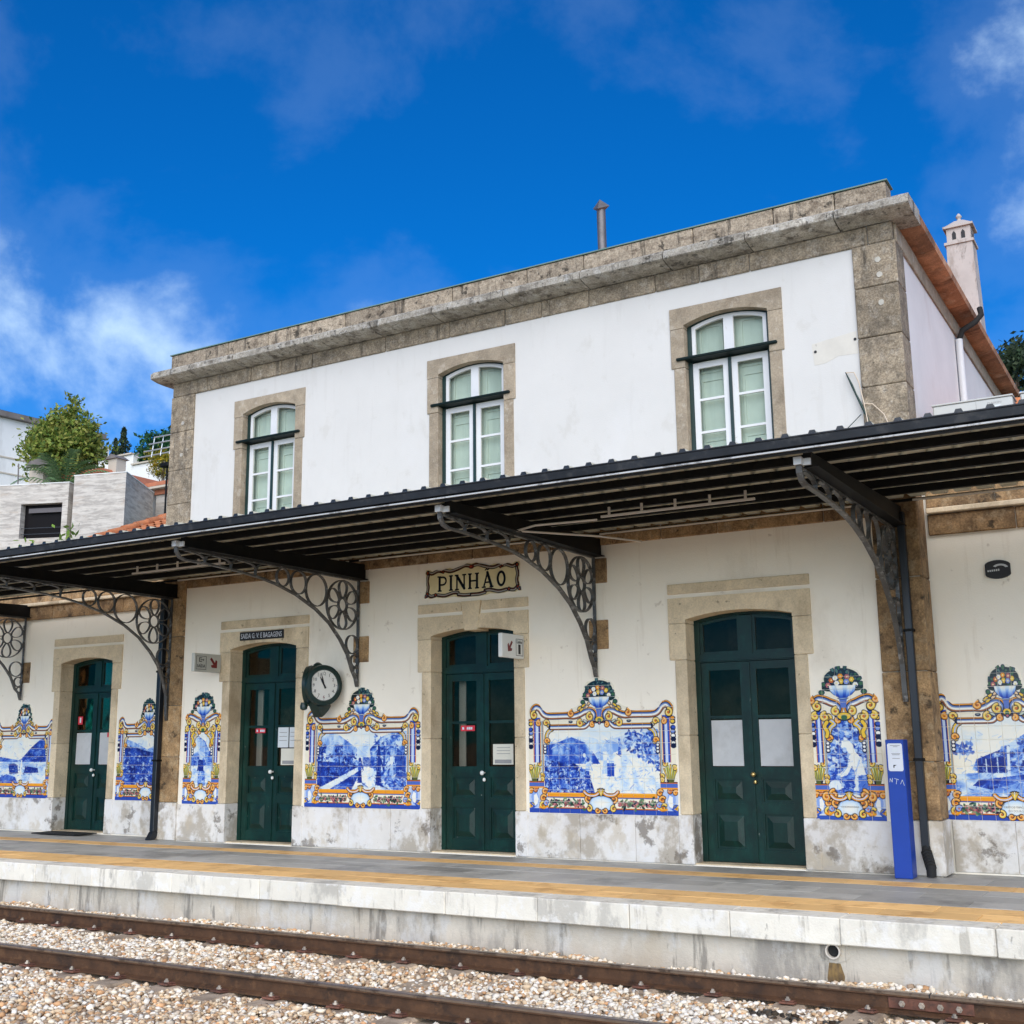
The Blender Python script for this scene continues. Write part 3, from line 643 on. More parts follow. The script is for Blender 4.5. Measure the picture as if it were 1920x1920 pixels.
# ---- chimney
ch = thing('chimney', (-2.88, 7.2, 7.6), 'slim pinkish white rendered chimney with small arched vents and pyramid cap', 'chimney')
cx, cy = -2.88, 7.2
mb = MB(); 
def frus(mb, h0, h1, z0, z1): mb.add([(cx + sx * h, cy + sy * h, z) for z, h in ((z0, h0), (z1, h1)) for sx, sy in ((-1, -1), (1, -1), (1, 1), (-1, 1))], [(3, 2, 1, 0), (4, 5, 6, 7), (0, 1, 5, 4), (1, 2, 6, 5), (2, 3, 7, 6), (3, 0, 4, 7)])
frus(mb, .26, .215, 7.5, 9.93); mb.build('shaft', 'chimney_render', ch)
mb = MB(); frus(mb, .245, .245, 9.932, 9.98); frus(mb, .20, .20, 9.982, 10.24); frus(mb, .25, .25, 10.242, 10.28); frus(mb, .23, .07, 10.282, 10.42); mb.build('head', 'chimney_render', ch)
MB().lathe([(.05, 0), (.03, .05), (.055, .09), (.02, .15)], (cx, cy, 10.42), 10).build('finial', 'chimney_render', ch, smooth=True)
for u in (-.075, .075):
    pts = [(cx + u - .032, 10.03), (cx + u + .032, 10.03), (cx + u + .032, 10.14), (cx + u, 10.19), (cx + u - .032, 10.14)]
    MB().prism(pts, cy - .206, cy - .19).build('vent', 'ink_black', ch)
    MB().prism([(cy + (p[0] - cx), p[1]) for p in pts], cx + .19, cx + .206, 'x').build('vent', 'ink_black', ch)
# ---- flue on the roof
fl = thing('roof_flue', (-7.86, 3, 7.9), 'thin grey metal flue pipe with angled cowl on the roof', 'flue')
MB().tube([(-7.86, 3, 7.85), (-7.88, 3, 10.2)], .075, 12).build('pipe', 'flue_metal', fl, smooth=True)
MB().add([(-8.03, 3.0, 10.26), (-7.88, 2.87, 10.18), (-7.72, 3.0, 10.24), (-7.88, 3.13, 10.3), (-7.9, 3.0, 10.40), (-7.87, 3, 10.14)], [(0, 1, 4), (1, 2, 4), (2, 3, 4), (3, 0, 4), (1, 0, 5), (2, 1, 5), (3, 2, 5), (0, 3, 5)]).build('cowl', 'flue_metal', fl)

# ------------------------------------------------------------------ CANOPY
CN = thing('platform_canopy', (-8.6, -1.8, 4.0), 'long dark metal platform canopy on scrolled iron brackets with ribbed roof sheets', 'canopy')
CX0, CX1 = -24., 4.
def zs(y): return 4.018 + (y + 3.7) / 3.7 * .105         # underside of the sheet
# ribbed sheets, each four ribs wide
PITCH = .24; y0, y1 = -3.72, -.02
prof = [(0, 0), (.155, 0), (.175, .042), (.215, .042), (.24, 0)]
def sheet_mesh():
    pts = []
    for k in range(4): pts += [(k * PITCH + a, b) for a, b in prof[(1 if k else 0):]]
    vs = []; n = len(pts)
    for yy in (y0, y1):
        for t in (0, .004):
            for a, b in pts: vs.append((a, yy, zs(yy) + b + t))
    f = []
    for i in range(n - 1):
        f += [(i + 1, i, 2 * n + i, 2 * n + i + 1), (n + i, n + i + 1, 3 * n + i + 1, 3 * n + i), (i, i + 1, n + i + 1, n + i), (2 * n + i + 1, 2 * n + i, 3 * n + i, 3 * n + i + 1)]
    me = bpy.data.meshes.new('roof_sheet'); o = origin(CN); me.from_pydata([(v[0] - o[0], v[1] - o[1], v[2] - o[2]) for v in vs], [], f); me.materials.append(MAT['sheet_metal']); me.update(); return me
sm = sheet_mesh(); x = CX0
cpm = MB().prism([(-.043, 0), (.043, 0), (.022, .043), (-.022, .043)], -.006, .002).mesh('rib_cap'); cpm.materials.append(MAT['gutter_metal'])
while x < CX1 - .5:
    link('roof_sheet', sm, CN, (x, 0, jit(.0005)))
    for k in range(4): link('rib_cap', cpm, CN, (x + k * PITCH + .195 + 8.6, y0 + 1.8, zs(y0) - 4.0 + .002))
    x += 4 * PITCH
for i, yy in enumerate((-2.95, -2.38, -1.82, -1.27, -.73)):
    z = zs(yy)
    MB().box(CX0, CX1, yy - .03, yy + .03, z - .08, z - .002).build('purlin', 'black_metal', CN)
# gutter with rolled lips
g = MB(); z = 3.875
g.prism([(-3.73, z + .05), (-3.80, z + .05), (-3.815, z + .115), (-3.80, z + .125), (-3.785, z + .065), (-3.73, z + .065)], CX0, CX1, 'x')
g.prism([(-3.728, z - .005), (-3.728, z + .12), (-3.715, z + .12), (-3.715, z - .005)], CX0 + .001, CX1 - .001, 'x')
g.build('gutter', 'gutter_metal', CN)
MB().tube([(CX0, -3.812, z + .127), (CX1, -3.812, z + .127)], .009, 8).build('gutter_bead', 'gutter_metal', CN)
MB().box(CX0, CX1, -3.78, -3.735, z + .018, z + .032).build('gutter_lip_highlight', 'lip_metal', CN)  # pale colour of the lip stands in for its highlight
MB().box(CX0, CX1, -3.755, -3.73, z - .004, z + .014).build('fascia', 'black_metal', CN)
BR = [(-18.67, YW, 2.32), (-14.33, 0, 1.87), (-10.5, 0, 2.28), (-6.66, 0, 2.28), (-2.86, 0, 1.87), (.95, YW, 2.32)]
def bracket(x, yw, foot):
    ts = .013
    wall = -.045
    mb = MB()
    # arch rib
    A = [(-3.58, 3.80), (-3.57, 3.74), (-3.52, 3.68), (-3.43, 3.655), (-3.2, 3.655), (-2.97, 3.65), (-2.47, 3.625), (-2.1, 3.59), (-1.8, 3.54), (-1.4, 3.44), (-.99, 3.28), (-.69, 3.11), (-.45, 2.90), (-.28, 2.70), (-.17, 2.48), (-.09, foot + .09 if foot > 2 else 2.25)]
    if foot < 2: A += [(-.075, 2.05), (-.07, foot + .06)]
    A += [(-.06, foot), (wall, foot - .03)]
    mb.ribbon(A, x, .055, .022)
    b = mb.build('bracket', 'bracket_iron', CN)
    def rib(pts, closed=False, wd=.042, th=ts, nm='scroll'): MB().ribbon(pts, x, wd, th, closed).build(nm, 'bracket_iron', b)
    rib([(wall, 3.78), (wall, foot + .0)], nm='wall_bar', th=.018)
    rib([(wall, 3.782), (-3.56, 3.782)], nm='top_bar', th=.016)
    MB().box(x - .035, x + .035, -3.62, -3.55, 3.80, 3.87).build('end_block', 'lip_metal', b)
    for cy_, cz, r in ((-1.68, 3.648, .122), (-1.36, 3.612, .158), (-.985, 3.545, .222), (-.18, 2.845, .132), (-.115, 2.615, .085), (-.09, 2.47, .05)):
        rib(arc(cy_, cz, r, 0, 345, 23), True, nm='ring')
    fy, fz, fr = -.405, 3.395, .352
    rib(arc(fy, fz, fr, 0, 350, 31), True, nm='flower_ring')
    rib(arc(fy, fz, .095, 0, 340, 15), True, nm='flower_ring')
    for k in range(6):
        a = R(90 + k * 60); d = .095 + .125; ca, sa = math.cos(a), math.sin(a); pts = []
        for i in range(20):
            t = 2 * math.pi * i / 20; u = .125 * math.cos(t); v = (.085 + .025 * math.cos(t)) * math.sin(t); pts.append((fy + ca * (d + u) - sa * v, fz + sa * (d + u) + ca * v))
        rib(pts, True, nm='petal', th=.011)
    for yy in (-3.1, -2.65, -2.2):    # leaf curls between chord and arch
        zb = np.interp(yy, [-3.2, -2.47, -1.8], [3.655, 3.625, 3.54]) + .012; h = 3.775 - zb
        rib([(yy - .34, 3.772), (yy - .2, 3.765), (yy - .08, 3.75), (yy - .02, 3.72), (yy, zb + h * .45), (yy - .005, zb)], nm='scroll')
        rib([(yy + .004, zb + h * .4), (yy + .03, zb + h * .75), (yy + .1, 3.768)], nm='scroll', th=.01)
    # wall clamp rings
    for zz in (3.62, 2.62): MB().tube([(x - .03, wall + .005, zz - .03), (x - .03, wall + .005, zz + .03)], .02, 8).build('clamp', 'bracket_iron', b)
    if yw:  b.location.y += yw
    # rafter above the bracket
    o = MB(); wy = yw - .01
    o.prism([(wy, 3.80), (-3.54, 3.80), (-3.54, 3.92), (wy, 4.02)], x + .03, x + .10, 'x'); o.box(x - .02, x + .15, -3.5, wy, 3.79, 3.80)
    o.build('rafter', 'black_metal', CN)
    box('rafter_end', 'lip_metal', CN, x + .03, x + .10, -3.565, -3.543, 3.80, 3.86)
for q in BR: bracket(*q)
# wall angle under the sheet, conduits and batten lights
MB().box(CX0, CX1, -.06, -.035, 4.07, 4.10).build('wall_angle', 'black_metal', CN)
for xa, xb in ((-10.4, -6.75), (-6.5, -3.0), (-14.1, -10.6), (-2.6, 2)):
    MB().tube([(xa, -.16, 4.06), (xb, -.16, 4.06)], .012, 8).build('conduit', 'conduit', CN)
def batten(x0, x1, y, lab):
    b = thing('strip_light', ((x0 + x1) / 2, y, 3.86), lab, 'light', 'strip lights under the canopy')
    MB().box(x0, x1, y - .012, y + .012, 3.845, 3.87, c=.003).build('batten', 'conduit', b)
    n = 5
    for i in range(n): xx = x0 + .1 + (x1 - x0 - .2) * i / (n - 1); MB().box(xx - .012, xx + .012, y - .01, y + .01, 3.871, 3.955).build('clip', 'conduit', b)
batten(-5.5, -3.75, -2.15, 'cream strip light batten under the canopy above the door with frosted panes and brass knob'); batten(-13.0, -11.2, -2.05, 'cream strip light batten under the canopy above the black enamel sign')
cd = tag(MB().tube([(-5.55, -2.15, 3.83), (-6.25, -2.28, 3.82), (-6.55, -2.2, 3.80), (-6.0, -1.2, 3.83), (-5.9, -.2, 3.9)], .012, 8).build('cable_conduit', 'conduit'), 'bent cream conduit running from the strip light to the wall under the canopy', 'conduit')

# ---- downpipes
dpR = thing('downpipe', (-2.76, -.12, 0), 'black square downpipe with ribbed elbow beside the blue ticket machine', 'downpipe')
MB().box(-2.80, -2.72, -.125, -.045, .30, 3.95, c=.008).build('pipe', 'pipe_dark', dpR)
MB().tube([(-2.76, -.085, .31), (-2.755, -.10, .25), (-2.72, -.15, .17), (-2.70, -.19, .10), (-2.70, -.20, .005)], [.045, .05, .052, .052, .05], 12).build('elbow', 'rubber', dpR, smooth=True)
for i in range(6):
    t = i / 5; p = Vector((-2.755 + .05 * t, -.10 - .085 * t, .25 - .14 * t)); MB().tube([p, p + Vector((.005, -.012, -.012))], .058, 12).build('elbow_rib', 'rubber', dpR)
for zz in (1.2, 2.6): MB().box(-2.815, -2.705, -.13, -.036, zz, zz + .03).build('pipe_clip', 'black_metal', dpR)
dpL = thing('downpipe', (-14.45, -.1, 0), 'dark square downpipe in front of the left stone pier', 'downpipe')
MB().box(-14.50, -14.41, -.14, -.045, .12, 3.95, c=.008).build('pipe', 'pipe_dark', dpL)
MB().prism([(-.045, .12), (-.14, .12), (-.21, .02), (-.21, .0), (-.10, .0), (-.06, .05)], -14.50, -14.41, 'x').build('shoe', 'pipe_dark', dpL)
for zz in (1.2, 2.6): MB().box(-14.51, -14.40, -.15, -.038, zz, zz + .03).build('pipe_clip', 'black_metal', dpL)

# ------------------------------------------------------------------ SIGNS, CLOCK, MACHINES
s1 = thing('enamel_sign', (-12.37, -.03, 3.03), 'long black enamel sign with white lettering above a green door', 'sign')
MB().box(-12.815, -11.925, -.045, -.0265, 3.028, 3.158, c=.003).build('plate', 'ink_black', s1)
text('lettering', 'SAIDA G: V: E BAGAGENS', 'label_white', s1, (-12.37, -.0465, 3.093), (1, 0, 0), (0, 0, 1), width=.83, height=.078, depth=.0015)
def flag_sign(x, z0, z1, label, m, face):
    o = thing('direction_sign', (x, -.05, z0), label, 'sign')
    MB().box(x - .06, x + .0, -.60, -.035, z0, z1, c=.008).build('panel_box', m, o)
    MB().box(x - .05, x - .01, -.035, .0, z0 + .05, z1 - .05).build('mount', 'lip_metal', o)
    face(o, x + .0015); return o
RY, UZ = (0, 1, 0), (0, 0, 1)      # seen from +x: right = +y
def frame_rect(o, x, ya, yb, za, zb, m='ink_black', t=.006):
    mb = MB()
    for q in ((ya, yb, za, za + t), (ya, yb, zb - t, zb), (ya, ya + t, za + t, zb - t), (yb - t, yb, za + t, zb - t)): mb.box(x, x + .0015, *q)
    mb.build('border', m, o)
def arrow(o, x, yc, zc, ang, L_, m='ink_red'):
    a = R(ang); d = Vector((math.cos(a), math.sin(a))); n = Vector((-d.y, d.x)); h = L_ / 2
    def p(u, v): q = d * u + n * v; return (yc + q.x, zc + q.y)
    w_ = L_ * .13
    MB().prism([p(-h, -w_ * .8), p(h * .1, -w_ * .8), p(-h * .15, -w_ * 2.6), p(h * .25, -w_ * 2.9), p(h, 0), p(h * .25, w_ * 2.9), p(-h * .15, w_ * 2.6), p(h * .1, w_ * .8), p(-h, w_ * .8)], x, x + .0015, 'x').build('arrow', m, o)
def saida(o, x):
    frame_rect(o, x, -.56, -.35, 2.585, 2.79); text('lettering', 'SAÍDA', 'ink_black', o, (x, -.455, 2.645), RY, UZ, width=.17, height=.062)
    mb = MB(); mb.box(x, x + .0015, -.50, -.488, 2.70, 2.765); mb.box(x, x + .0015, -.488, -.44, 2.755, 2.765); mb.box(x, x + .0015, -.488, -.44, 2.70, 2.71); mb.box(x, x + .0015, -.47, -.41, 2.727, 2.737)
    mb.prism([(-.41, 2.715), (-.395, 2.732), (-.41, 2.749)], x, x + .0015, 'x'); mb.build('exit_symbol', 'ink_black', o)
    arrow(o, x, -.19, 2.69, -48, .20)
flag_sign(-13.20, 2.55, 2.83, 'grey projecting sign with exit symbol and dark red arrow beside a door', 'sign_grey', saida)
def linha(o, x):
    frame_rect(o, x, -.25, -.07, 2.555, 2.775); text('lettering', 'Linha', 'ink_black', o, (x, -.16, 2.738), RY, UZ, width=.125, height=.045)
    text('lettering', '1', 'ink_black', o, (x, -.16, 2.64), RY, UZ, width=.055, height=.125)
    arrow(o, x, -.40, 2.665, 232, .17)
flag_sign(-7.72, 2.52, 2.83, 'white projecting sign with platform number one and a dark red arrow', 'sign_white', linha)

# clock: double faced drum on a wall bracket
ck = thing('platform_clock', (-10.98, -.3, 1.9), 'dark green double faced station clock with white dial on the wall', 'clock')
C0 = Vector((-10.99, -.30, 2.27)); RC = .275
def cframe(ang): n_ = Vector((math.cos(ang), math.sin(ang), 0)); r_ = Vector((0, 0, 1)).cross(n_); return n_, r_     # right as seen from outside
def ring_pts(n_, r_, c_, r, k=40): return [c_ + r_ * (r * math.cos(2 * math.pi * i / k)) + Vector((0, 0, r * math.sin(2 * math.pi * i / k))) for i in range(k)]
fa = R(-22); fb = R(180 + 22)
na, ra = cframe(fa); nb, rb = cframe(fb)
k = 40; loops = []
for c_, n_, r_, rr in ((C0 + na * .15, na, ra, .214), (C0 + na * .175, na, ra, .232), (C0 + na * .165, na, ra, .285), (C0 + na * .11, na, ra, .295), (C0 + na * .08, na, ra, .265), (C0 + na * .02, na, ra, .27)): loops.append(ring_pts(n_, r_, c_, rr, k))
for c_, rr in ((C0 + nb * .02, .27), (C0 + nb * .08, .265), (C0 + nb * .11, .295), (C0 + nb * .165, .285), (C0 + nb * .175, .232), (C0 + nb * .15, .214)):
    pts = ring_pts(nb, -rb, c_, rr, k); loops.append(pts)
vs = [p for lp in loops for p in lp]; fs = [(i * k + j, i * k + (j + 1) % k, (i + 1) * k + (j + 1) % k, (i + 1) * k + j) for i in range(len(loops) - 1) for j in range(k)]
MB().add(vs, fs).build('case', 'clock_green', ck, smooth=True)
for n_, r_ in ((na, ra), (nb, rb)):
    fc = C0 + n_ * .152; pts = ring_pts(n_, r_, fc, .218, k)
    dl = MB().add([*pts, *[p - n_ * .01 for p in pts]], [tuple(range(k)), tuple(range(2 * k - 1, k - 1, -1))]).build('dial', 'clock_face', ck)
    if n_ is na:
        for h in range(1, 13):
            a = R(90 - 30 * h); p = fc + n_ * .001 + r_ * (.165 * math.cos(a)) + Vector((0, 0, .165 * math.sin(a)))
            text('numeral', str(h), 'ink_black' if h != 6 else 'ink_red', dl, p, r_, UZ, height=.044, depth=.001, sx=1.0)
        for h in range(60):
            a = R(6 * h); p = fc + n_ * .001
            q0 = p + r_ * (0.195 * math.cos(a)) + Vector((0, 0, 0.195 * math.sin(a))); q1 = p + r_ * (0.208 * math.cos(a)) + Vector((0, 0, 0.208 * math.sin(a)))
            if h % 5 == 0: MB().tube([q0, q1], .003, 4).build('minute_mark', 'ink_black', dl)
        for ang, ln, wd in ((-17, .185, .009), (-30, .135, .013)):
            a = R(90 - ang); d = r_ * math.cos(a) + Vector((0, 0, math.sin(a))); sd = d.cross(n_); b0 = fc + n_ * .006
            MB().add([b0 - d * .05 - sd * wd, b0 - d * .05 + sd * wd, b0 + d * ln * .5 + sd * wd, b0 + d * ln + sd * wd * .3, b0 + d * ln - sd * wd * .3, b0 + d * ln * .5 - sd * wd], [(0, 1, 2, 3, 4, 5)]).build('hand', 'ink_black', ck)
MB().box(-11.10, -10.88, -.30, -.0, 2.20, 2.34, c=.02).build('wall_arm', 'clock_green', ck)
MB().prism([(-.46, 2.06), (-.14, 2.06), (-.11, 1.98), (-.16, 1.92), (-.25, 1.85), (-.31, 1.82), (-.37, 1.90), (-.44, 2.0)], -11.06, -10.92, 'x').build('base_scroll', 'clock_green', ck)
MB().lathe([(.02, -.06), (.05, -.04), (.055, 0), (.04, .05)], (-11.12, -.47, 1.98), 10).build('finial', 'clock_green', ck, smooth=True)
MB().lathe([(.10, 0), (.07, .03), (.06, .05), (.02, .075)], (C0.x - .03, C0.y, 2.53), 12).build('crown', 'clock_green', ck, smooth=True)

# ticket validator
tv = thing('ticket_machine', (-2.98, -.30, 0), 'tall blue ticket validating post with white label in front of stone pier', 'ticket machine')
MB().box(-3.03, -2.845, -.42, -.20, .0, 1.43, c=.006).build('body', 'blue_paint', tv)
MB().prism([(-3.012 + px * .155, 1.10 + pz * .29) for px, pz in ((.08, 0), (.92, 0), (1, .05), (1, .95), (.92, 1), (.08, 1), (0, .95), (0, .05))], -.4235, -.418).build('label_plate', 'label_white', tv)
for zz, a, b in ((1.365, .2, .85), (1.352, .4, .7), (1.28, .25, .85), (1.268, .3, .8), (1.23, .3, .8)): box('print_line', 'ink_grey', tv, -3.012 + .155 * a, -3.012 + .155 * b, -.4255, -.4235, zz, zz + .006)
box('slot_picture', 'paper', tv, -2.965, -2.905, -.4255, -.4235, 1.30, 1.335); MB().prism([(-2.96, 1.135), (-2.95, 1.135), (-2.95, 1.15), (-2.925, 1.165), (-2.96, 1.165)], -.4255, -.4235).build('logo', 'pipe_dark', tv)
for pts in ([(-3.01, .985), (-3.005, 1.025), (-2.985, .985), (-2.98, 1.03)], [(-2.96, 1.025), (-2.915, 1.01), (-2.935, 1.018), (-2.945, .965)], [(-2.90, .965), (-2.88, 1.01), (-2.86, .95)]):
    for a, b in zip(pts, pts[1:]): MB().tube([(a[0], -.421, a[1]), (b[0], -.421, b[1])], .0025, 4).build('scratch', 'paper', tv)
# oval plaque
pl = thing('oval_plaque', (-1.87, YW - .03, 3.29), 'small black oval plaque with pale mark on the cream wall of the right wing', 'plaque')
P_ = [(-1.87 + .17 * math.cos(t) * (1.0), 3.29 + .105 * math.sin(t)) for t in np.linspace(0, 2 * math.pi, 33)[:-1]]
P_ = [(max(-2.0, min(-1.735, a)), b) for a, b in P_]; P2 = []
for q in P_:
    if not P2 or (abs(q[0] - P2[-1][0]) + abs(q[1] - P2[-1][1])) > 1e-4: P2.append(q)
MB().prism(P2, YW - .03, YW).build('plate', 'ink_black', pl)
MB().prism([(-1.87 + .085 * math.cos(t) + .03, 3.30 + .05 * math.sin(t)) for t in np.linspace(.2, 2.6, 9)] + [(-1.87 + .055 * math.cos(t) + .03, 3.30 + .03 * math.sin(t)) for t in np.linspace(2.6, .2, 9)], YW - .0325, YW - .029).build('emblem', 'frosted', pl)
for i in range(6): box('print_mark', 'frosted', pl, -1.975 + i * .022, -1.960 + i * .022, YW - .0325, YW - .0295, 3.266 + i * .001, 3.284 + i * .002)
# door mat
tag(MB().box(-17.45, -16.35, -.05, .42, .0, .018, c=.006).build('door_mat', 'rubber'), 'dark rubber door mat lying in front of the door of the left wing', 'door mat')
# air conditioners on the wing roof
def ac(x0, x1, y, z0, z1, label, logo):
    o = thing('air_conditioner', ((x0 + x1) / 2, y, z0), label, 'air conditioner')
    MB().box(x0, x1, y, y + .32, z0, z1, c=.015).build('casing', 'ac_white', o)
    MB().box(x0 - .01, x1 + .01, y - .01, y + .33, z1 + .001, z1 + .02, c=.004).build('lid', 'ac_white', o)
    MB().box(x0 + (x1 - x0) * .55, x0 + (x1 - x0) * .555, y - .002, y, z0 + .02, z1 - .02).build('seam', 'ink_grey', o)
    vs = arc((x0 * .72 + x1 * .28), (z0 + z1) / 2 - .06, min(.26, (z1 - z0) * .4), 0, 345, 23); MB().prism(vs, y - .006, y - .001).build('fan_grille', 'ink_grey', o)
    for xx in (x0 + .06, x1 - .14): MB().box(xx, xx + .08, y + .02, y + .30, z0 - .16, z0 - .002).build('foot', 'black_metal', o)
    if logo:
        text('lettering', 'DAIKIN', 'ink_grey', o, (x0 + (x1 - x0) * .78, y - .001, z1 - .055), (1, 0, 0), UZ, width=.15, height=.025, depth=.001)
        MB().prism([(x1 - .28, z1 - .14), (x1 - .2, z1 - .085), (x1 - .28, z1 - .085)], y - .003, y).build('logo', 'pipe_dark', o); MB().prism([(x1 - .22, z1 - .14), (x1 - .19, z1 - .14), (x1 - .12, z1 - .085), (x1 - .19, z1 - .085)], y - .003, y).build('logo', 'paper', o)
ac(-2.44, -1.56, .6, 4.84, 5.30, 'white air conditioner with dark blue logo on the roof beside the upper wall', True)
ac(-1.48, -.7, .65, 4.86, 5.32, 'second white air conditioner without visible logo on the right wing roof', False)

# loose cables at the upper right corner
cb = thing('cable_bundle', (-3.0, -.06, 4.3), 'dark green cable bundle with loose cream wires hanging by the stone corner', 'cable')
MB().tube([(-3.27, -.04, 5.70), (-3.20, -.06, 5.52), (-3.17, -.04, 5.42), (-3.09, -.07, 5.22), (-3.05, -.05, 5.1), (-3.0, -.10, 4.9), (-2.93, -.2, 4.6), (-2.9, -.3, 4.3)], [.006, .014, .011, .016, .012, .015, .014, .014], 8).build('bundle', 'cable_green', cb, smooth=True)
MB().tube([(-3.26, -.05, 5.69), (-3.17, -.05, 5.68), (-3.12, -.06, 5.55), (-3.08, -.06, 5.3), (-3.04, -.07, 5.0), (-2.95, -.1, 4.7)], .007, 6).build('wire', 'cable_cream', cb, smooth=True)
MB().tube([(-3.08, -.06, 5.28), (-2.98, -.07, 5.26), (-2.86, -.07, 5.12), (-2.78, -.08, 4.9), (-2.76, -.1, 4.6)], .007, 6).build('wire', 'cable_cream', cb, smooth=True)
MB().tube([(-3.12, -.05, 5.16), (-3.4, -.05, 4.92), (-3.62, -.05, 4.7), (-3.7, -.06, 4.55)], .005, 6).build('wire', 'cable_green', cb, smooth=True)

# ------------------------------------------------------------------ PAINTED TILE PANELS
# the glazed painting of each panel is generated here, stroke by stroke, and laid over real tiles
NAVY = (.05, .07, .22); ORG = (.93, .60, .13); YEL = (.93, .76, .22); WHT = (.95, .94, .90); CRM = (.94, .91, .82); LBL = (.66, .77, .92); MBL = (.20, .33, .72)
BRN = (.62, .38, .22); GRN = (.24, .40, .27); PNK = (.72, .42, .42); RST = (.80, .42, .15)
PAL_T = [0, .18, .42, .68, 1]; PAL_C = np.array([(.95, .94, .89), (.80, .88, .94), (.46, .62, .88), (.14, .29, .72), (.035, .09, .42)])
def pal(t): t = np.asarray(t, float); return np.stack([np.interp(t, PAL_T, PAL_C[:, i]) for i in range(3)], -1)
def fbm(shape, cells, rng, octv=4):
    h, w_ = shape; o = np.zeros(shape); amp = 1; tot = 0
    for k in range(octv):
        gy, gx = int(cells * h / w_ * 2 ** k) + 3, int(cells * 2 ** k) + 3; g = rng.random((gy, gx))
        yy = np.linspace(0, gy - 2.001, h); xx = np.linspace(0, gx - 2.001, w_); yi = yy.astype(int); xi = xx.astype(int); fy = (yy - yi); fx = xx - xi
        fy = (fy * fy * (3 - 2 * fy))[:, None]; fx = (fx * fx * (3 - 2 * fx))[None]
        a = g[yi][:, xi] * (1 - fx) + g[yi][:, xi + 1] * fx; b = g[yi + 1][:, xi] * (1 - fx) + g[yi + 1][:, xi + 1] * fx
        o += amp * (a * (1 - fy) + b * fy); tot += amp; amp *= .55
    return o / tot
class Cv:
    def __init__(s, W, H, r=230, bg=CRM, seed=1):
        s.W, s.H, s.r = W, H, r; s.w, s.h = int(round(W * r)), int(round(H * r)); s.a = np.ones((s.h, s.w, 3)) * np.array(bg); s.rng = np.random.default_rng(seed)
    def win(s, x0, x1, y0, y1):
        i0, i1 = max(0, int(x0 * s.r) - 1), min(s.w, int(x1 * s.r) + 2); j0, j1 = max(0, int(y0 * s.r) - 1), min(s.h, int(y1 * s.r) + 2)
        if i1 <= i0 or j1 <= j0: return None
        U, V = np.meshgrid((np.arange(i0, i1) + .5) / s.r, (np.arange(j0, j1) + .5) / s.r); return (slice(j0, j1), slice(i0, i1)), U, V
    def comp(s, sl, al, col): s.a[sl] = s.a[sl] * (1 - al[..., None]) + np.asarray(col) * al[..., None]
    def stroke(s, pts, w_, col, a=1.):
        p = np.asarray(pts, float); q = s.win(p[:, 0].min() - w_, p[:, 0].max() + w_, p[:, 1].min() - w_, p[:, 1].max() + w_)
        if q is None: return
        sl, U, V = q; D = np.full(U.shape, 9.)
        for (x0, y0), (x1, y1) in zip(p, p[1:]):
            dx, dy = x1 - x0, y1 - y0; L2 = dx * dx + dy * dy + 1e-12; t = np.clip(((U - x0) * dx + (V - y0) * dy) / L2, 0, 1); D = np.minimum(D, np.hypot(U - x0 - t * dx, V - y0 - t * dy))
        s.comp(sl, np.clip((w_ / 2 - D) * s.r + .5, 0, 1) * a, col)
    def ell(s, u, v, ru, rv, col, rot=0., a=1.):
        m = max(ru, rv); q = s.win(u - m, u + m, v - m, v + m)
        if q is None: return
        sl, U, V = q; c_, n_ = math.cos(rot), math.sin(rot); X = (U - u) * c_ + (V - v) * n_; Y = -(U - u) * n_ + (V - v) * c_
        d = np.hypot(X / ru, Y / rv); s.comp(sl, np.clip((1 - d) * min(ru, rv) * s.r + .5, 0, 1) * a, col)
    def mask(s, pts):
        p = np.asarray(pts, float); q = s.win(p[:, 0].min(), p[:, 0].max(), p[:, 1].min(), p[:, 1].max())
        if q is None: return None
        sl, U, V = q; ins = np.zeros(U.shape, bool)
        for (x0, y0), (x1, y1) in zip(p, np.roll(p, -1, 0)):
            if y0 == y1: continue
            ins ^= ((V < y0) != (V < y1)) & (U < (x1 - x0) * (V - y0) / (y1 - y0) + x0)
        return sl, U, V, ins.astype(float)
    def poly(s, pts, col, a=1.):
        q = s.mask(pts)
        if q: s.comp(q[0], q[3] * a, col)
    def rect(s, x0, x1, y0, y1, col, a=1.): s.poly([(x0, y0), (x1, y0), (x1, y1), (x0, y1)], col, a)
    def wash(s, pts, t0, t1, cells=9, a=1., hor=1.):
        q = s.mask(pts)
        if not q: return
        sl, U, V, m = q; n_ = fbm((max(2, int(U.shape[0] * hor)), U.shape[1]), cells, s.rng)
        n_ = n_[np.linspace(0, n_.shape[0] - 1, U.shape[0]).astype(int)]; n_ = np.clip((n_ - .5) * 2.4 + .5, 0, 1); s.comp(sl, m * a, pal(t0 + (t1 - t0) * n_))
    def dabs(s, x0, x1, y0, y1, n_, sz, t0, t1, el=.5, inside=None):
        for i in range(n_):
            u, v = s.rng.uniform(x0, x1), s.rng.uniform(y0, y1)
            if inside and not inside(u, v): continue
            r_ = s.rng.uniform(.5, 1) * sz; s.ell(u, v, r_, r_ * el, pal(s.rng.uniform(t0, t1)), s.rng.uniform(0, 3.14), .85)
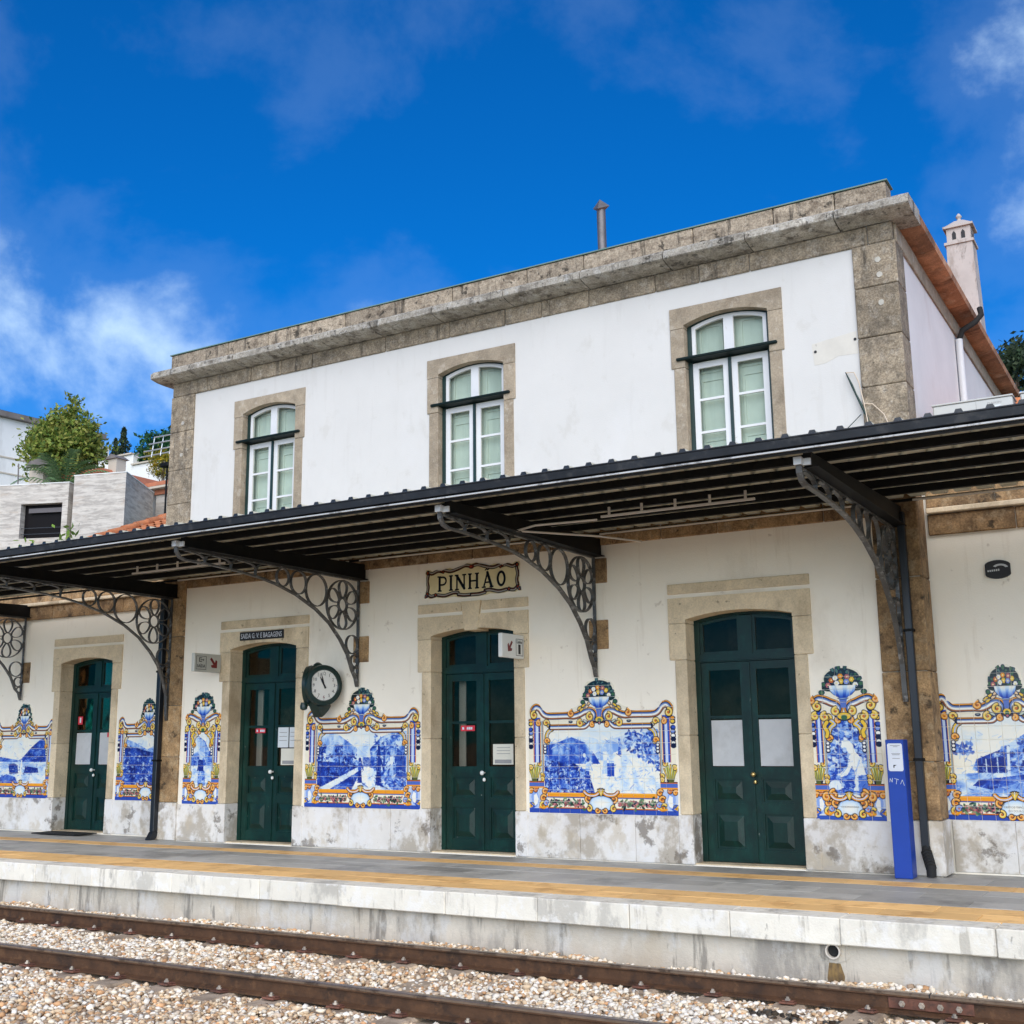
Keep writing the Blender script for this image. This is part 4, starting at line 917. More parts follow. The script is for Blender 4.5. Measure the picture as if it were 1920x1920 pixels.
    def scroll(s, u, v, r_, turns, a0, dirn, w_, col):
        pts = []
        for i in range(22): t = i / 21; a = a0 + dirn * turns * 2 * math.pi * t; rr = r_ * (1 - .75 * t); pts.append((u + rr * math.cos(a), v + rr * math.sin(a)))
        w_ *= 1.35; s.ell(u, v, r_ * 1.0, r_ * 1.0, (.45, .33, .16), 0, .6); s.stroke(pts, w_ + .013, NAVY); s.stroke(pts, w_, col); s.stroke([(p[0] - .003, p[1] + .004) for p in pts], w_ * .35, WHT, .5); s.ell(u, v, r_ * .3, r_ * .3, RST)
def off(pts, d):
    p = np.asarray(pts, float); g = np.gradient(p, axis=0); n_ = np.stack([-g[:, 1], g[:, 0]], 1); n_ /= np.linalg.norm(n_, axis=1)[:, None] + 1e-9; return p + n_ * d
def dens(pts, k=6):
    p = np.asarray(pts, float); o = []
    for i in range(len(p) - 1):
        p0, p1, p2, p3 = p[max(i - 1, 0)], p[i], p[i + 1], p[min(i + 2, len(p) - 1)]
        for j in range(k): t = j / k; o.append(.5 * ((2 * p1) + (-p0 + p2) * t + (2 * p0 - 5 * p1 + 4 * p2 - p3) * t * t + (-p0 + 3 * p1 - 3 * p2 + p3) * t ** 3))
    o.append(p[-1]); return np.array(o)
def moulding(c, pts, k=1.):
    p = dens(pts); c.stroke(p, .094 * k, NAVY)
    for d, w_, col in ((.036, .016, ORG), (.022, .014, NAVY), (.008, .02, (.42, .52, .75)), (-.012, .026, WHT), (-.032, .016, BRN)): c.stroke(off(p, d * k), w_ * k, col)
def flowers(c, cx, v0, k):
    c.ell(cx, v0 + .085, .205 * k, .125, (.10, .17, .16)); c.ell(cx - .15 * k, v0, .09 * k, .05, (.10, .17, .16)); c.ell(cx + .15 * k, v0, .09 * k, .05, (.10, .17, .16))
    for i in range(46):
        a = c.rng.uniform(0, math.pi); r_ = c.rng.uniform(.06, .215); u, v = cx + k * r_ * math.cos(a) * 1.0, v0 + .005 + r_ * math.sin(a) * 1.05
        c.ell(u, v, .036, .022, NAVY, a); c.ell(u, v, .029, .016, (GRN, (.32, .46, .42), (.20, .33, .30))[i % 3], a)
    for du, dv in ((-.24, -.06), (.24, -.06), (-.21, .03), (.21, .03)): c.ell(cx + k * du, v0 + dv, .036 * k, .03, NAVY); c.ell(cx + k * du, v0 + dv, .028 * k, .023, GRN)
    for du, dv, col in ((-.12, .075, RST), (-.01, .06, YEL), (.11, .08, YEL), (-.015, .12, ORG), (-.075, .10, WHT), (.06, .11, PNK), (-.16, .02, PNK), (.15, .02, WHT), (.05, .055, (.55, .62, .85)), (-.06, .04, WHT)):
        u, v = cx + k * du, v0 + dv; c.ell(u, v, .036 * k, .033, NAVY)
        for j in range(6): c.ell(u + .018 * k * math.cos(j), v + .017 * math.sin(j), .014 * k, .014, col)
        c.ell(u, v, .009, .009, (.97, .9, .6))
def vase(c, cx, v0, k):
    """v0: foot"""
    c.poly([(cx - .03 * k, v0 - .10), (cx + .03 * k, v0 - .10), (cx + .045 * k, v0), (cx - .045 * k, v0)], (.35, .45, .75)); c.ell(cx, v0 + .005, .06 * k, .012, NAVY); c.ell(cx, v0 + .007, .05 * k, .008, LBL)
    B = [(cx + k * u, v0 + v) for u, v in ((-.04, .01), (-.10, .045), (-.14, .09), (-.155, .15), (.155, .15), (.14, .09), (.10, .045), (.04, .01))]
    c.poly([(cx + (u - cx) * 1.08, v + .002) for u, v in B], NAVY); q = c.mask(B)
    if q:
        sl, U, V, m = q; t = np.clip(1.05 - (V - v0) / .12, 0, 1) * .75; t += .16 * (np.sin((U - cx) / (.02 + (V - v0) * .18) * 2.2 / k) > .2) * (t < .7); c.comp(sl, m, pal(t))
def cartouche(c, cx, k):
    c.ell(cx, .125, .19 * k, .105, NAVY); q = c.win(cx - .18 * k, cx + .18 * k, .02, .23)
    if q:
        sl, U, V = q; d = np.hypot((U - cx) / (.175 * k), (V - .125) / .095); c.comp(sl, np.clip((1 - d) * 40, 0, 1), pal(np.clip(d * d * .3, 0, .3)))
    for sgn in (-1, 1):
        c.scroll(cx + sgn * .055 * k, .045, .035, .9, R(90 + sgn * 90), sgn, .016, ORG); c.scroll(cx + sgn * .17 * k, .065, .04, .9, R(90), sgn, .018, YEL); c.scroll(cx + sgn * .18 * k, .19, .045, .8, R(-90), sgn, .02, ORG)
        p = dens([(cx + sgn * u * k, v) for u, v in ((.02, .27), (.07, .235), (.13, .225), (.19, .235), (.235, .27))]); c.stroke(p, .05, NAVY); c.stroke(p, .036, ORG); c.stroke(off(p, .004), .014, (.8, .83, .93))
    for a in (-.5, -.25, 0, .25, .5): c.stroke([(cx, .225), (cx + .09 * math.sin(a) * k, .225 + .085 * math.cos(a))], .022, NAVY); 
    for a in (-.5, -.25, 0, .25, .5): c.stroke([(cx, .225), (cx + .085 * math.sin(a) * k, .225 + .08 * math.cos(a))], .012, YEL if a else CRM)
def corner(c, f, k):
    """corner block and pilaster; f maps u for the mirrored side"""
    def P(*q): return [(f(u), v) for u, v in q]
    def rc(u0, u1, v0, v1, col): c.rect(min(f(u0), f(u1)), max(f(u0), f(u1)), v0, v1, col)
    rc(0, .27, .055, .30, (.74, .80, .90))
    c.poly(P((.05, .07), (.11, .07), (.15, .16), (.13, .25), (.05, .27), (.03, .2)), (.55, .66, .88)); c.poly(P((.07, .08), (.12, .11), (.14, .17), (.11, .24), (.07, .22)), WHT)
    for u, v, r_, col in ((.235, .265, .04, ORG), (.10, .285, .03, RST), (.03, .27, .03, ORG), (.21, .18, .045, ORG), (.20, .09, .05, YEL), (.03, .08, .035, YEL), (.25, .12, .03, (.5, .6, .85))): c.scroll(f(u), v, r_, .9, R(40), 1, .02, col)
    c.stroke(P((.02, .05), (.08, .075), (.02, .12)), .02, MBL); c.stroke(P((.15, .07), (.22, .06), (.27, .085)), .022, ORG)
    rc(0, .225, .315, .33, ORG); rc(0, .225, .33, .38, (.30, .42, .74)); rc(0, .225, .38, .392, RST); rc(0, .225, .392, .398, NAVY)
    for i in range(13):
        a = -.55 + 1.1 * i / 12; p = dens(P((.09 + .06 * a, .40), (.09 + .10 * a, .48), (.09 + .17 * a + .02 * math.sin(i), .60 - .08 * abs(a)))); c.stroke(p, .021, NAVY if i % 3 == 0 else (.45, .48, .15)); c.stroke(p[3:], .013, (YEL, (.85, .82, .35), (.95, .93, .7))[i % 3])
    for u, v, r_ in ((.16, .615, .035), (.03, .565, .028), (.20, .46, .03), (.20, .42, .024)): c.scroll(f(u), v, r_, .9, R(120), -1, .018, YEL)
    rc(.075, .085, .63, 1.20, RST); rc(.085, .11, .63, 1.20, MBL); rc(.11, .15, .63, 1.16, (.80, .86, .95)); rc(.15, .175, .63, 1.20, (.16, .22, .55)); rc(.175, .183, .63, 1.2, ORG); rc(.19, .215, .50, 1.16, (.62, .68, .70)); rc(.215, .223, .45, 1.16, BRN)
    rc(.085, .175, 1.155, 1.20, MBL)
    for v, col in ((1.16, ORG), (1.12, YEL), (1.05, MBL), (1.0, (.5, .6, .85)), (.95, WHT), (.91, NAVY), (.86, WHT), (.83, NAVY)): c.ell(f(.035), v, .036, .03, NAVY); c.ell(f(.035 + .006 * math.sin(v * 40)), v + .004, .026, .02, col)
    p = dens(P((.30, 1.10), (.36, 1.06), (.31, 1.03), (.275, .98), (.27, .91), (.285, .88))); c.stroke(p, .06, NAVY); c.stroke(p, .044, YEL); c.stroke(off(p, .006), .016, (.7, .76, .9)); c.scroll(f(.27), .90, .035, .9, 0, 1, .02, ORG); c.scroll(f(.265), 1.13, .04, .9, 0, 1, .02, YEL)
    for v in (.84, .80, .76): c.ell(f(.245), v, .026, .026, NAVY); c.ell(f(.245), v + .004, .017, .015, WHT)
def frame_wide(c, W):
    s = W / 2.07; cx = W / 2; k = max(.78, s)
    fl = lambda u: u * s; fr = lambda u: W - u * s
    c.rect(0, W, 0, .055, (.17, .29, .66)); c.rect(0, W, .055, .062, NAVY); c.rect(0, W, .062, .075, RST); c.rect(.2 * s, W - .2 * s, .205, .255, ORG); c.rect(.2 * s, W - .2 * s, .243, .25, (.98, .8, .35)); c.rect(.2 * s, W - .2 * s, .19, .206, (.25, .33, .6))
    for sgn in (-1, 1):
        a, b = sorted((cx + sgn * .24 * s, cx + sgn * .74 * s))
        for i in range(110):
            u, v = c.rng.uniform(a, b), .125 + c.rng.normal() * .022; col = (GRN, (.30, .45, .36), NAVY, PNK, (.16, .26, .2), (.62, .34, .36), (.5, .58, .42))[i % 7]; c.ell(u, v, c.rng.uniform(.012, .03), c.rng.uniform(.008, .016), col, c.rng.uniform(0, 3.1))
        for i in range(3):
            u = a + (b - a) * (i + .5) / 3
            for j in range(9): c.ell(u + c.rng.normal() * .018, .12 + c.rng.normal() * .016, .009, .009, (.82, .52, .5) if j % 2 else (.55, .25, .3))
    for f in (fl, fr): corner(c, f, s)
    for sgn in (-1, 1):
        f = lambda u: cx + sgn * u * s
        m = [(f(.70), 1.075), (f(.5), 1.075), (f(.26), 1.075), (f(.20), 1.085), (f(.15), 1.125), (f(.08), 1.15), (f(0), 1.155)]
        moulding(c, m if sgn < 0 else m[::-1], .8)
        m = [(f(.955), 1.22), (f(.965), 1.29), (f(.92), 1.335), (f(.86), 1.315), (f(.80), 1.245), (f(.72), 1.22), (f(.55), 1.22), (f(.44), 1.22), (f(.36), 1.215), (f(.28), 1.235), (f(.20), 1.27), (f(.12), 1.275), (f(.07), 1.23), (f(.09), 1.17)]
        moulding(c, m if sgn < 0 else m[::-1], 1.)
        for u, v, r_, col in ((.945, 1.235, .05, YEL), (.40, 1.245, .045, ORG), (.13, 1.20, .05, YEL), (.27, 1.12, .045, YEL), (.10, 1.10, .03, ORG), (.88, 1.13, .035, ORG)): c.scroll(f(u), v, r_, 1., R(90), -sgn, .022, col)
        c.ell(f(.41), 1.14, .03, .018, NAVY); c.ell(f(.41), 1.145, .018, .010, (.5, .55, .55)); c.ell(f(.20), 1.14, .04, .02, NAVY, sgn * .5); c.ell(f(.2), 1.143, .03, .012, (.75, .8, .72), sgn * .5)
        for u, v in ((.17, 1.33), (.22, 1.345), (.28, 1.31), (.14, 1.37), (.25, 1.29)): c.ell(f(u), v, .04, .022, NAVY, -sgn * .7); c.ell(f(u), v, .031, .014, YEL if u > .2 else (.93, .8, .62), -sgn * .7)
    c.ell(cx, 1.16, .07 * s, .045, NAVY); c.ell(cx, 1.165, .055 * s, .035, YEL); c.ell(cx, 1.15, .03 * s, .03, GRN); c.ell(cx, 1.12, .022, .022, NAVY); c.ell(cx, 1.123, .014, .014, PNK)
    flowers(c, cx, 1.445, k * .95); vase(c, cx, 1.30, k * .95); cartouche(c, cx, s ** .5)
def outline_wide(W):
    s = W / 2.07; cx = W / 2; h = [(.0, 1.685), (.06, 1.68), (.11, 1.655), (.17, 1.64), (.215, 1.58), (.23, 1.51), (.225, 1.47), (.28, 1.43), (.27, 1.37), (.32, 1.335), (.40, 1.305), (.44, 1.27), (.52, 1.265), (.76, 1.265), (.82, 1.30), (.87, 1.37), (.925, 1.392), (.98, 1.375), (1.025, 1.34), (1.035, 1.28), (1.035, .02), (1.035, 0)]
    R_ = [(cx + u * s, v) for u, v in h]; return [(W - u, v) for u, v in R_[::-1]][:-1] + R_
def frame_narrow(c, W):
    cx = W / 2; k = 1.
    c.rect(0, W, 0, .05, (.20, .33, .68))
    for f in (lambda u: u * .78, lambda u: W - u * .78): corner(c, f, .78)
    for sgn in (-1, 1):
        f = lambda u: cx + sgn * u
        m = [(f(.30), 1.24), (f(.33), 1.30), (f(.29), 1.345), (f(.22), 1.335), (f(.14), 1.30), (f(.08), 1.275), (f(.05), 1.23), (f(.08), 1.18)]; moulding(c, m if sgn < 0 else m[::-1], 1.)
        for u, v, r_, col in ((.30, 1.26, .05, YEL), (.09, 1.20, .045, YEL), (.33, 1.15, .04, YEL), (.22, 1.14, .05, YEL), (.36, 1.33, .04, ORG), (.07, 1.10, .03, ORG), (.17, .28, .05, ORG), (.25, .25, .045, ORG)): c.scroll(f(u), v, r_, 1., R(90), -sgn, .024, col)
        p = dens([(f(.20), 1.08), (f(.23), 1.03), (f(.20), .97), (f(.21), .92)]); c.stroke(p, .055, NAVY); c.stroke(p, .04, YEL)
    c.ell(cx, 1.14, .09, .05, NAVY); c.ell(cx, 1.145, .075, .04, YEL); c.ell(cx, 1.13, .035, .03, GRN)
    flowers(c, cx, 1.475, 1.0); vase(c, cx, 1.34, 1.0); cartouche(c, cx, .85)
def outline_narrow(W):
    cx = W / 2; h = [(0, 1.71), (.06, 1.705), (.12, 1.68), (.18, 1.655), (.215, 1.60), (.235, 1.54), (.24, 1.47), (.29, 1.44), (.30, 1.40), (.35, 1.385), (.385, 1.34), (W / 2, 1.27), (W / 2, .02), (W / 2, 0)]
    R_ = [(cx + u, v) for u, v in h]; return [(W - u, v) for u, v in R_[::-1]][:-1] + R_
def person(c, u, v, h, t=.85, t2=.55, lean=0.):
    c.poly([(u - .12 * h, v), (u + .12 * h, v), (u + .07 * h + lean * .5, v + .5 * h), (u - .07 * h + lean * .5, v + .5 * h)], pal(t)); c.poly([(u - .08 * h + lean * .5, v + .48 * h), (u + .08 * h + lean * .5, v + .48 * h), (u + .1 * h + lean, v + .8 * h), (u - .1 * h + lean, v + .8 * h)], pal(t2)); c.ell(u + lean * 1.1, v + .9 * h, .07 * h, .085 * h, pal(t)); c.stroke([(u + lean + .08 * h, v + .75 * h), (u + lean + .17 * h, v + .5 * h)], .05 * h, pal(t2 + .1))
def scene(c, kind, x0, x1, y0, y1):
    w_, h = x1 - x0, y1 - y0
    q = lambda a, b: (x0 + a * w_, y0 + b * h)
    Q = lambda *p: [q(a, b) for a, b in p]
    c.rect(x0, x1, y0, y1, (.95, .93, .86)); c.wash(Q((0, .55), (1, .55), (1, 1), (0, 1)), -.1, .16, 4, .8)
    if kind == 'harvest':
        c.wash(Q((0, .5), (0, .80), (.12, .78), (.25, .87), (.40, .86), (.55, .80), (.75, .9), (1, .85), (1, .5)), .1, .5, 7, 1, .3); c.wash(Q((0, .45), (0, .72), (.12, .78), (.25, .86), (.36, .78), (.45, .6), (.5, .45)), .25, .75, 9, 1, .5)
        c.wash(Q((.45, .99), (.6, .8), (.75, .7), (1, .6), (1, .96), (.8, .98), (.65, .9)), .05, .3, 6, .6); c.wash(Q((.5, 0), (1, 0), (1, .45), (.8, .72), (.62, .62), (.5, .3)), -.1, .22, 9, 1); c.dabs(*q(.55, .02)[:1], x1, y0, y0 + .5 * h, 90, .03, .05, .4, .3)
        c.dabs(x0 + .72 * w_, x1, y0 + .35 * h, y0 + .95 * h, 260, .03, .35, .95, .5, lambda u, v: (v - y0) / h > 1.5 - 1.15 * (u - x0) / w_ and (v - y0) / h < .98)
        c.wash(Q((0, 0), (.45, 0), (.4, .3), (.25, .48), (0, .5)), .5, 1, 9); c.dabs(x0, x0 + .42 * w_, y0, y0 + .5 * h, 420, .024, .0, 1.0, .55, lambda u, v: (v - y0) / h < .52 - .4 * (u - x0) / w_)
        person(c, *q(.38, .14), .42 * h, .75, .25, .02); person(c, *q(.54, .30), .42 * h, .25, .05, .01); c.rect(*q(.56, 0)[:1], q(.62, 0)[0], y0 + .26 * h, y0 + .46 * h, pal(.7)); person(c, *q(.67, .58), .26 * h, .6, .45); c.ell(*q(.36, .58), .022, .026, pal(.1))
    elif kind == 'road':
        c.wash(Q((0, .3), (0, 1), (.22, .98), (.45, .72), (.5, .55), (.5, .3)), .12, .5, 8, 1, .4); c.wash(Q((.4, .5), (.5, .8), (.75, .78), (.8, .5)), .05, .28, 5); c.wash(Q((0, 0), (0, .5), (.4, .45), (.5, .4), (.2, .1), (.1, 0)), .6, 1., 10)
        c.dabs(x0, x0 + .45 * w_, y0 + .2 * h, y0 + .62 * h, 220, .026, .45, 1, .6)
        for u, v, r_ in ((.05, .7, .07), (.25, .68, .07), (.36, .55, .06)): c.dabs(q(u, v)[0] - r_, q(u, v)[0] + r_, q(u, v)[1] - r_, q(u, v)[1] + r_, 60, .025, .6, 1); c.stroke([q(u, v - .05), q(u + .01, v - .32)], .022, pal(.95))
        c.wash(Q((.02, .02), (.45, .38), (.5, .4), (.5, .35), (.2, .05), (.1, 0)), 0, .2, 6); c.wash(Q((.14, 0), (.5, .34), (.55, .3), (.4, 0)), .5, .9, 8); c.wash(Q((.4, 0), (.52, .4), (.68, .4), (.85, 0)), -.1, .25, 8)
        c.wash(Q((.62, .4), (.6, .7), (.72, .9), (.85, .98), (1, 1), (1, 0), (.85, 0)), .15, .75, 8); c.dabs(x0 + .65 * w_, x1, y0 + .05 * h, y1 - .05 * h, 260, .035, .1, .95, .4); c.poly(Q((.88, .2), (.9, .72), (.98, .6), (1, .2)), pal(.8), .8)
        c.stroke([q(.7, .75), q(.71, .3)], .045, pal(.85)); c.stroke([q(.76, .72), q(.755, .3)], .03, pal(.8)); person(c, *q(.49, .12), .44 * h, .85, .65); person(c, *q(.70, .08), .58 * h, .9, .8); c.ell(*q(.84, .68), .06, .03, pal(.4)); person(c, *q(.84, .25), .4 * h, .3, .1)
        c.stroke([q(.51, .13), q(.58, .05)], .012, pal(.85)); c.stroke([q(.72, .08), q(.8, .03)], .014, pal(.9)); c.rect(*q(.52, 0)[:1], q(.66, 0)[0], y0 + .40 * h, y0 + .56 * h, pal(.7), .6); c.dabs(x0 + .5 * w_, x0 + .68 * w_, y0 + .38 * h, y0 + .56 * h, 40, .02, .5, .95)
    elif kind == 'river':
        c.wash(Q((.35, .45), (.5, .55), (.68, .78), (.85, .95), (1, 1), (1, .45)), .55, .95, 8, 1, 2.2); c.wash(Q((0, .48), (0, .58), (.2, .55), (.5, .5), (.5, .45)), .4, .7, 6); c.wash(Q((0, 0), (1, 0), (1, .47), (0, .47)), 0, .35, 6, 1, 3.)
        c.poly(Q((.26, .2), (.22, .42), (.34, .44), (.42, .4), (.44, .22)), pal(.85)); c.poly(Q((.56, .22), (.58, .38), (.7, .36), (.84, .34), (.86, .24)), pal(.9)); c.dabs(q(.24, 0)[0], q(.85, 0)[0], y0 + .2 * h, y0 + .42 * h, 70, .02, .4, 1); c.wash(Q((0, 0), (.03, .12), (.2, .2), (.38, .14), (.45, 0)), .55, .85, 6); c.stroke([q(.5, .5), q(.49, .15)], .025, pal(0))
    elif kind == 'crowd':
        c.wash(Q((0, .5), (0, .95), (.2, .88), (.5, .72), (.75, .85), (1, .95), (1, .5)), .2, .65, 7, 1, .5); c.wash(Q((0, 0), (1, 0), (1, .72), (.6, .66), (.3, .75), (0, .8)), .65, 1, 8)
        for i in range(90): u, v = c.rng.random(), c.rng.random() * .66; c.ell(*q(u, v), .018, .026, pal(c.rng.uniform(.1, .6)), c.rng.random() * 3, .8)
        c.dabs(x0, x1, y0, y0 + .66 * h, 260, .025, .3, 1., .4)
    elif kind == 'boat':
        c.wash(Q((0, .35), (0, .55), (.3, .62), (.7, .6), (1, .65), (1, .35)), .35, .75, 5, 1, 2.5); c.wash(Q((0, 0), (1, 0), (1, .36), (0, .36)), 0, .3, 5, 1, 3.)
        c.poly(Q((.12, .98), (.35, .88), (.62, .80), (.82, .62), (.78, .36), (.6, .5), (.42, .42), (.3, .7)), pal(.22)); c.poly(Q((.35, .88), (.62, .8), (.6, .5), (.42, .6)), pal(.34)); c.poly(Q((.62, .8), (.82, .62), (.78, .36), (.66, .5)), pal(.42)); c.stroke([q(.12, .98), q(.35, .88), q(.62, .8), q(.84, .62)], .012, pal(.6))
        c.poly(Q((.30, .26), (.62, .26), (.56, .46), (.36, .48)), pal(.9)); c.wash(Q((.35, 0), (.7, 0), (.66, .26), (.35, .26)), .3, .65, 5)
    elif kind == 'picker':
        c.wash(Q((0, 0), (1, 0), (1, 1), (0, 1)), .3, .8, 6); c.dabs(x0, x1, y0 + .3 * h, y1, 340, .034, .0, 1., .6)
        c.poly(Q((.62, .02), (.66, .3), (.98, .3), (.98, .0)), pal(.55)); c.poly(Q((.28, .27), (.5, .36), (.55, .5), (.72, .56), (.86, .45), (.95, .26), (.7, .24), (.62, .38), (.5, .26), (.32, .22)), pal(.03)); c.poly(Q((.36, .62), (.42, .70), (.55, .72), (.66, .66), (.72, .56), (.85, .48), (.6, .52), (.5, .58)), pal(.02)); c.ell(*q(.46, .58), .025, .03, pal(.3)); c.poly(Q((.62, .05), (.68, .24), (.76, .24), (.74, .05)), pal(.1))
        c.ell(*q(.45, .12), .10, .05, pal(.75)); c.ell(*q(.2, .12), .09, .055, pal(.08)); c.dabs(q(.3, 0)[0], q(.6, 0)[0], y0 + .04 * h, y0 + .2 * h, 40, .012, .2, .9); c.stroke([q(.55, .52), q(.5, .36), q(.34, .26)], .008, pal(.4)); c.stroke([q(.82, .45), q(.7, .3)], .008, pal(.35))
    elif kind == 'house':
        c.wash(Q((0, 0), (1, 0), (1, .4), (0, .3)), .05, .5, 6, 1, 1.2); c.wash(Q((.15, .35), (.2, .5), (.4, .62), (.7, .9), (.85, .98), (1, .95), (1, .3)), .2, .8, 8); c.dabs(x0 + .25 * w_, x1, y0 + .35 * h, y1 - .04 * h, 330, .032, .1, 1., .55, lambda u, v: (v - y0) / h < .3 + .8 * (u - x0) / w_)
        c.dabs(x0, x0 + .18 * w_, y0 + .58 * h, y0 + .72 * h, 45, .03, .4, .85, .6)
        c.poly(Q((.2, .32), (.2, .5), (.45, .54), (.45, .32)), pal(.9)); c.stroke([q(.28, .32), q(.28, .5)], .012, pal(.15)); c.stroke([q(.38, .32), q(.38, .52)], .012, pal(.2)); c.stroke([q(.47, .3), q(.48, .66)], .03, pal(.1)); c.ell(*q(.45, .72), .05, .03, pal(.1)); c.wash(Q((.15, .15), (.2, .22), (.6, .3), (.62, .22), (.3, .1)), .5, .9, 6)
def brushwork(c, x0, x1, y0, y1, n_):
    """fine painter's strokes that follow the tone beneath, lighter and darker"""
    for i in range(n_):
        u, v = c.rng.uniform(x0, x1), y0 + (y1 - y0) * c.rng.random() ** 1.2 * .86; j, k = min(c.h - 1, int(v * c.r)), min(c.w - 1, int(u * c.r)); b = c.a[j, k]; lum = b.mean(); a = c.rng.uniform(-.6, .6) + (1.3 if c.rng.random() < .3 else 0); l = c.rng.uniform(.012, .04)
        t = np.clip((.95 - lum) * 1.15 + c.rng.normal() * .24 - .06, 0, 1); c.stroke([(u - l * math.cos(a), v - l * math.sin(a)), (u + l * math.cos(a), v + l * math.sin(a) + c.rng.normal() * .006)], c.rng.uniform(.004, .011), pal(t), .6)
def clip_cell(poly, x0, x1, y0, y1):
    def cut(P, ax, lim, keep_less):
        o = []
        for i in range(len(P)):
            a, b = P[i - 1], P[i]; ia = (a[ax] <= lim) == keep_less or a[ax] == lim; ib = (b[ax] <= lim) == keep_less or b[ax] == lim
            if ia != ib: t = (lim - a[ax]) / (b[ax] - a[ax]); o.append((a[0] + t * (b[0] - a[0]), a[1] + t * (b[1] - a[1])))
            if ib: o.append(b)
        return o
    P = poly
    for ax, lim, kl in ((0, x0, False), (0, x1, True), (1, y0, False), (1, y1, True)):
        P = cut(P, ax, lim, kl)
        if len(P) < 3: return []
    o = []
    for p in P:
        if not o or abs(p[0] - o[-1][0]) + abs(p[1] - o[-1][1]) > 1e-5: o.append(p)
    if len(o) > 2 and abs(o[0][0] - o[-1][0]) + abs(o[0][1] - o[-1][1]) < 1e-5: o.pop()
    return o if len(o) > 2 else []
def image_mat(name, c, root):
    im = bpy.data.images.new(name, c.w, c.h); px = np.ones((c.h, c.w, 4), np.float32); px[..., :3] = np.clip(c.a, 0, 1); im.pixels.foreach_set(px.ravel()); im.update(); im.pack()
    m = bpy.data.materials.new(name); m.use_nodes = True; t = m.node_tree; P = t.nodes['Principled BSDF']; n_ = t.nodes.new; l = t.links.new
    tc_ = n_('ShaderNodeTexCoord'); tc_.object = root; sp = n_('ShaderNodeSeparateXYZ'); cm = n_('ShaderNodeCombineXYZ'); l(tc_.outputs['Object'], sp.inputs[0])
    a = n_('ShaderNodeMath'); a.operation = 'MULTIPLY_ADD'; l(sp.outputs[0], a.inputs[0]); a.inputs[1].default_value = 1 / c.W; a.inputs[2].default_value = .5
    b = n_('ShaderNodeMath'); b.operation = 'MULTIPLY'; l(sp.outputs[2], b.inputs[0]); b.inputs[1].default_value = 1 / c.H; l(a.outputs[0], cm.inputs[0]); l(b.outputs[0], cm.inputs[1])
    ti = n_('ShaderNodeTexImage'); ti.image = im; ti.extension = 'EXTEND'; l(cm.outputs[0], ti.inputs[0]); l(ti.outputs[0], P.inputs['Base Color']); P.inputs['Roughness'].default_value = .22; P.inputs['Specular IOR Level'].default_value = .4
    return m
TILE = .1445
def tile_panel(cx, y, z0, W, H, outline, c, label):
    root = thing('tile_panel', (cx, y, z0), label, 'tile panel'); m = image_mat('azulejo', c, root)
    ncol = max(1, round(W / TILE)); tw = W / ncol; nrow = math.ceil(H / TILE); g = .0022
    full = bpy.data.meshes.new('tile')
    a, b = tw / 2 - g, TILE / 2 - g; e = .004
    full.from_pydata([(-a, 0, -b), (a, 0, -b), (a, 0, b), (-a, 0, b), (-a, -.006, -b), (a, -.006, -b), (a, -.006, b), (-a, -.006, b), (-a + e, -.008, -b + e), (a - e, -.008, -b + e), (a - e, -.008, b - e), (-a + e, -.008, b - e)], [],
                     [(8, 9, 10, 11), (4, 5, 9, 8), (5, 6, 10, 9), (6, 7, 11, 10), (7, 4, 8, 11), (0, 1, 5, 4), (1, 2, 6, 5), (2, 3, 7, 6), (3, 0, 4, 7)]); full.materials.append(m); full.update()
    for r_ in range(nrow):
        for k in range(ncol):
            x0, x1 = k * tw, (k + 1) * tw; v0, v1 = r_ * TILE, (r_ + 1) * TILE
            P = clip_cell(outline, x0 + g, x1 - g, v0 + g, v1 - g)
            if not P: continue
            ar = abs(sum(P[i - 1][0] * P[i][1] - P[i][0] * P[i - 1][1] for i in range(len(P)))) / 2
            if ar < .0006: continue
            if ar > .995 * (tw - 2 * g) * (TILE - 2 * g): o = link('tile', full, root, (x0 + tw / 2 - W / 2, jit(.0006), v0 + TILE / 2))
            else:
                mb = MB().prism([(p[0] - W / 2, p[1]) for p in P], -.0078 + jit(.0004), 0); me = mb.mesh('tile'); me.materials.append(m); o = link('tile', me, root)
    return root
def wide(cx, y, W, kind, label, seed):
    c = Cv(W, 1.70, seed=seed); s = W / 2.07; scene(c, kind, .235 * s, W - .235 * s, .25, 1.06); brushwork(c, .235 * s, W - .235 * s, .25, 1.06, int(900 * s)); c.poly([(.2 * s, 1.06), (W - .2 * s, 1.06), (W - .2 * s, 1.2), (.2 * s, 1.2)], CRM)
    q = [(W / 2 - .2 * s, 1.05), (W / 2 - .13 * s, 1.10), (W / 2, 1.13), (W / 2 + .13 * s, 1.10), (W / 2 + .2 * s, 1.05)]; c.poly(q, pal(.06)); frame_wide(c, W)
    return tile_panel(cx, y, .552, W, 1.70, outline_wide(W), c, label), c
def narrow(cx, y, W, kind, label, seed):
    c = Cv(W, 1.72, seed=seed); scene(c, kind, .17, W - .17, .28, 1.12); brushwork(c, .17, W - .17, .28, 1.12, 320); c.poly([(.1, 1.1), (W - .1, 1.1), (W - .1, 1.35), (.1, 1.35)], CRM); frame_narrow(c, W)
    return tile_panel(cx, y, .552, W, 1.72, outline_narrow(W), c, label), c
wide(-18.55, YW, 1.72, 'river', 'wide tile panel with dark hill and river boats left of the first door', 11)
wide(-15.33, YW, 1.46, 'crowd', 'wide tile panel with deep blue grape scene partly hidden by the downpipe', 12)
p3, _ = narrow(-13.56, 0, .79, 'boat', 'narrow tile panel showing a river sailboat under a flower vase', 13)
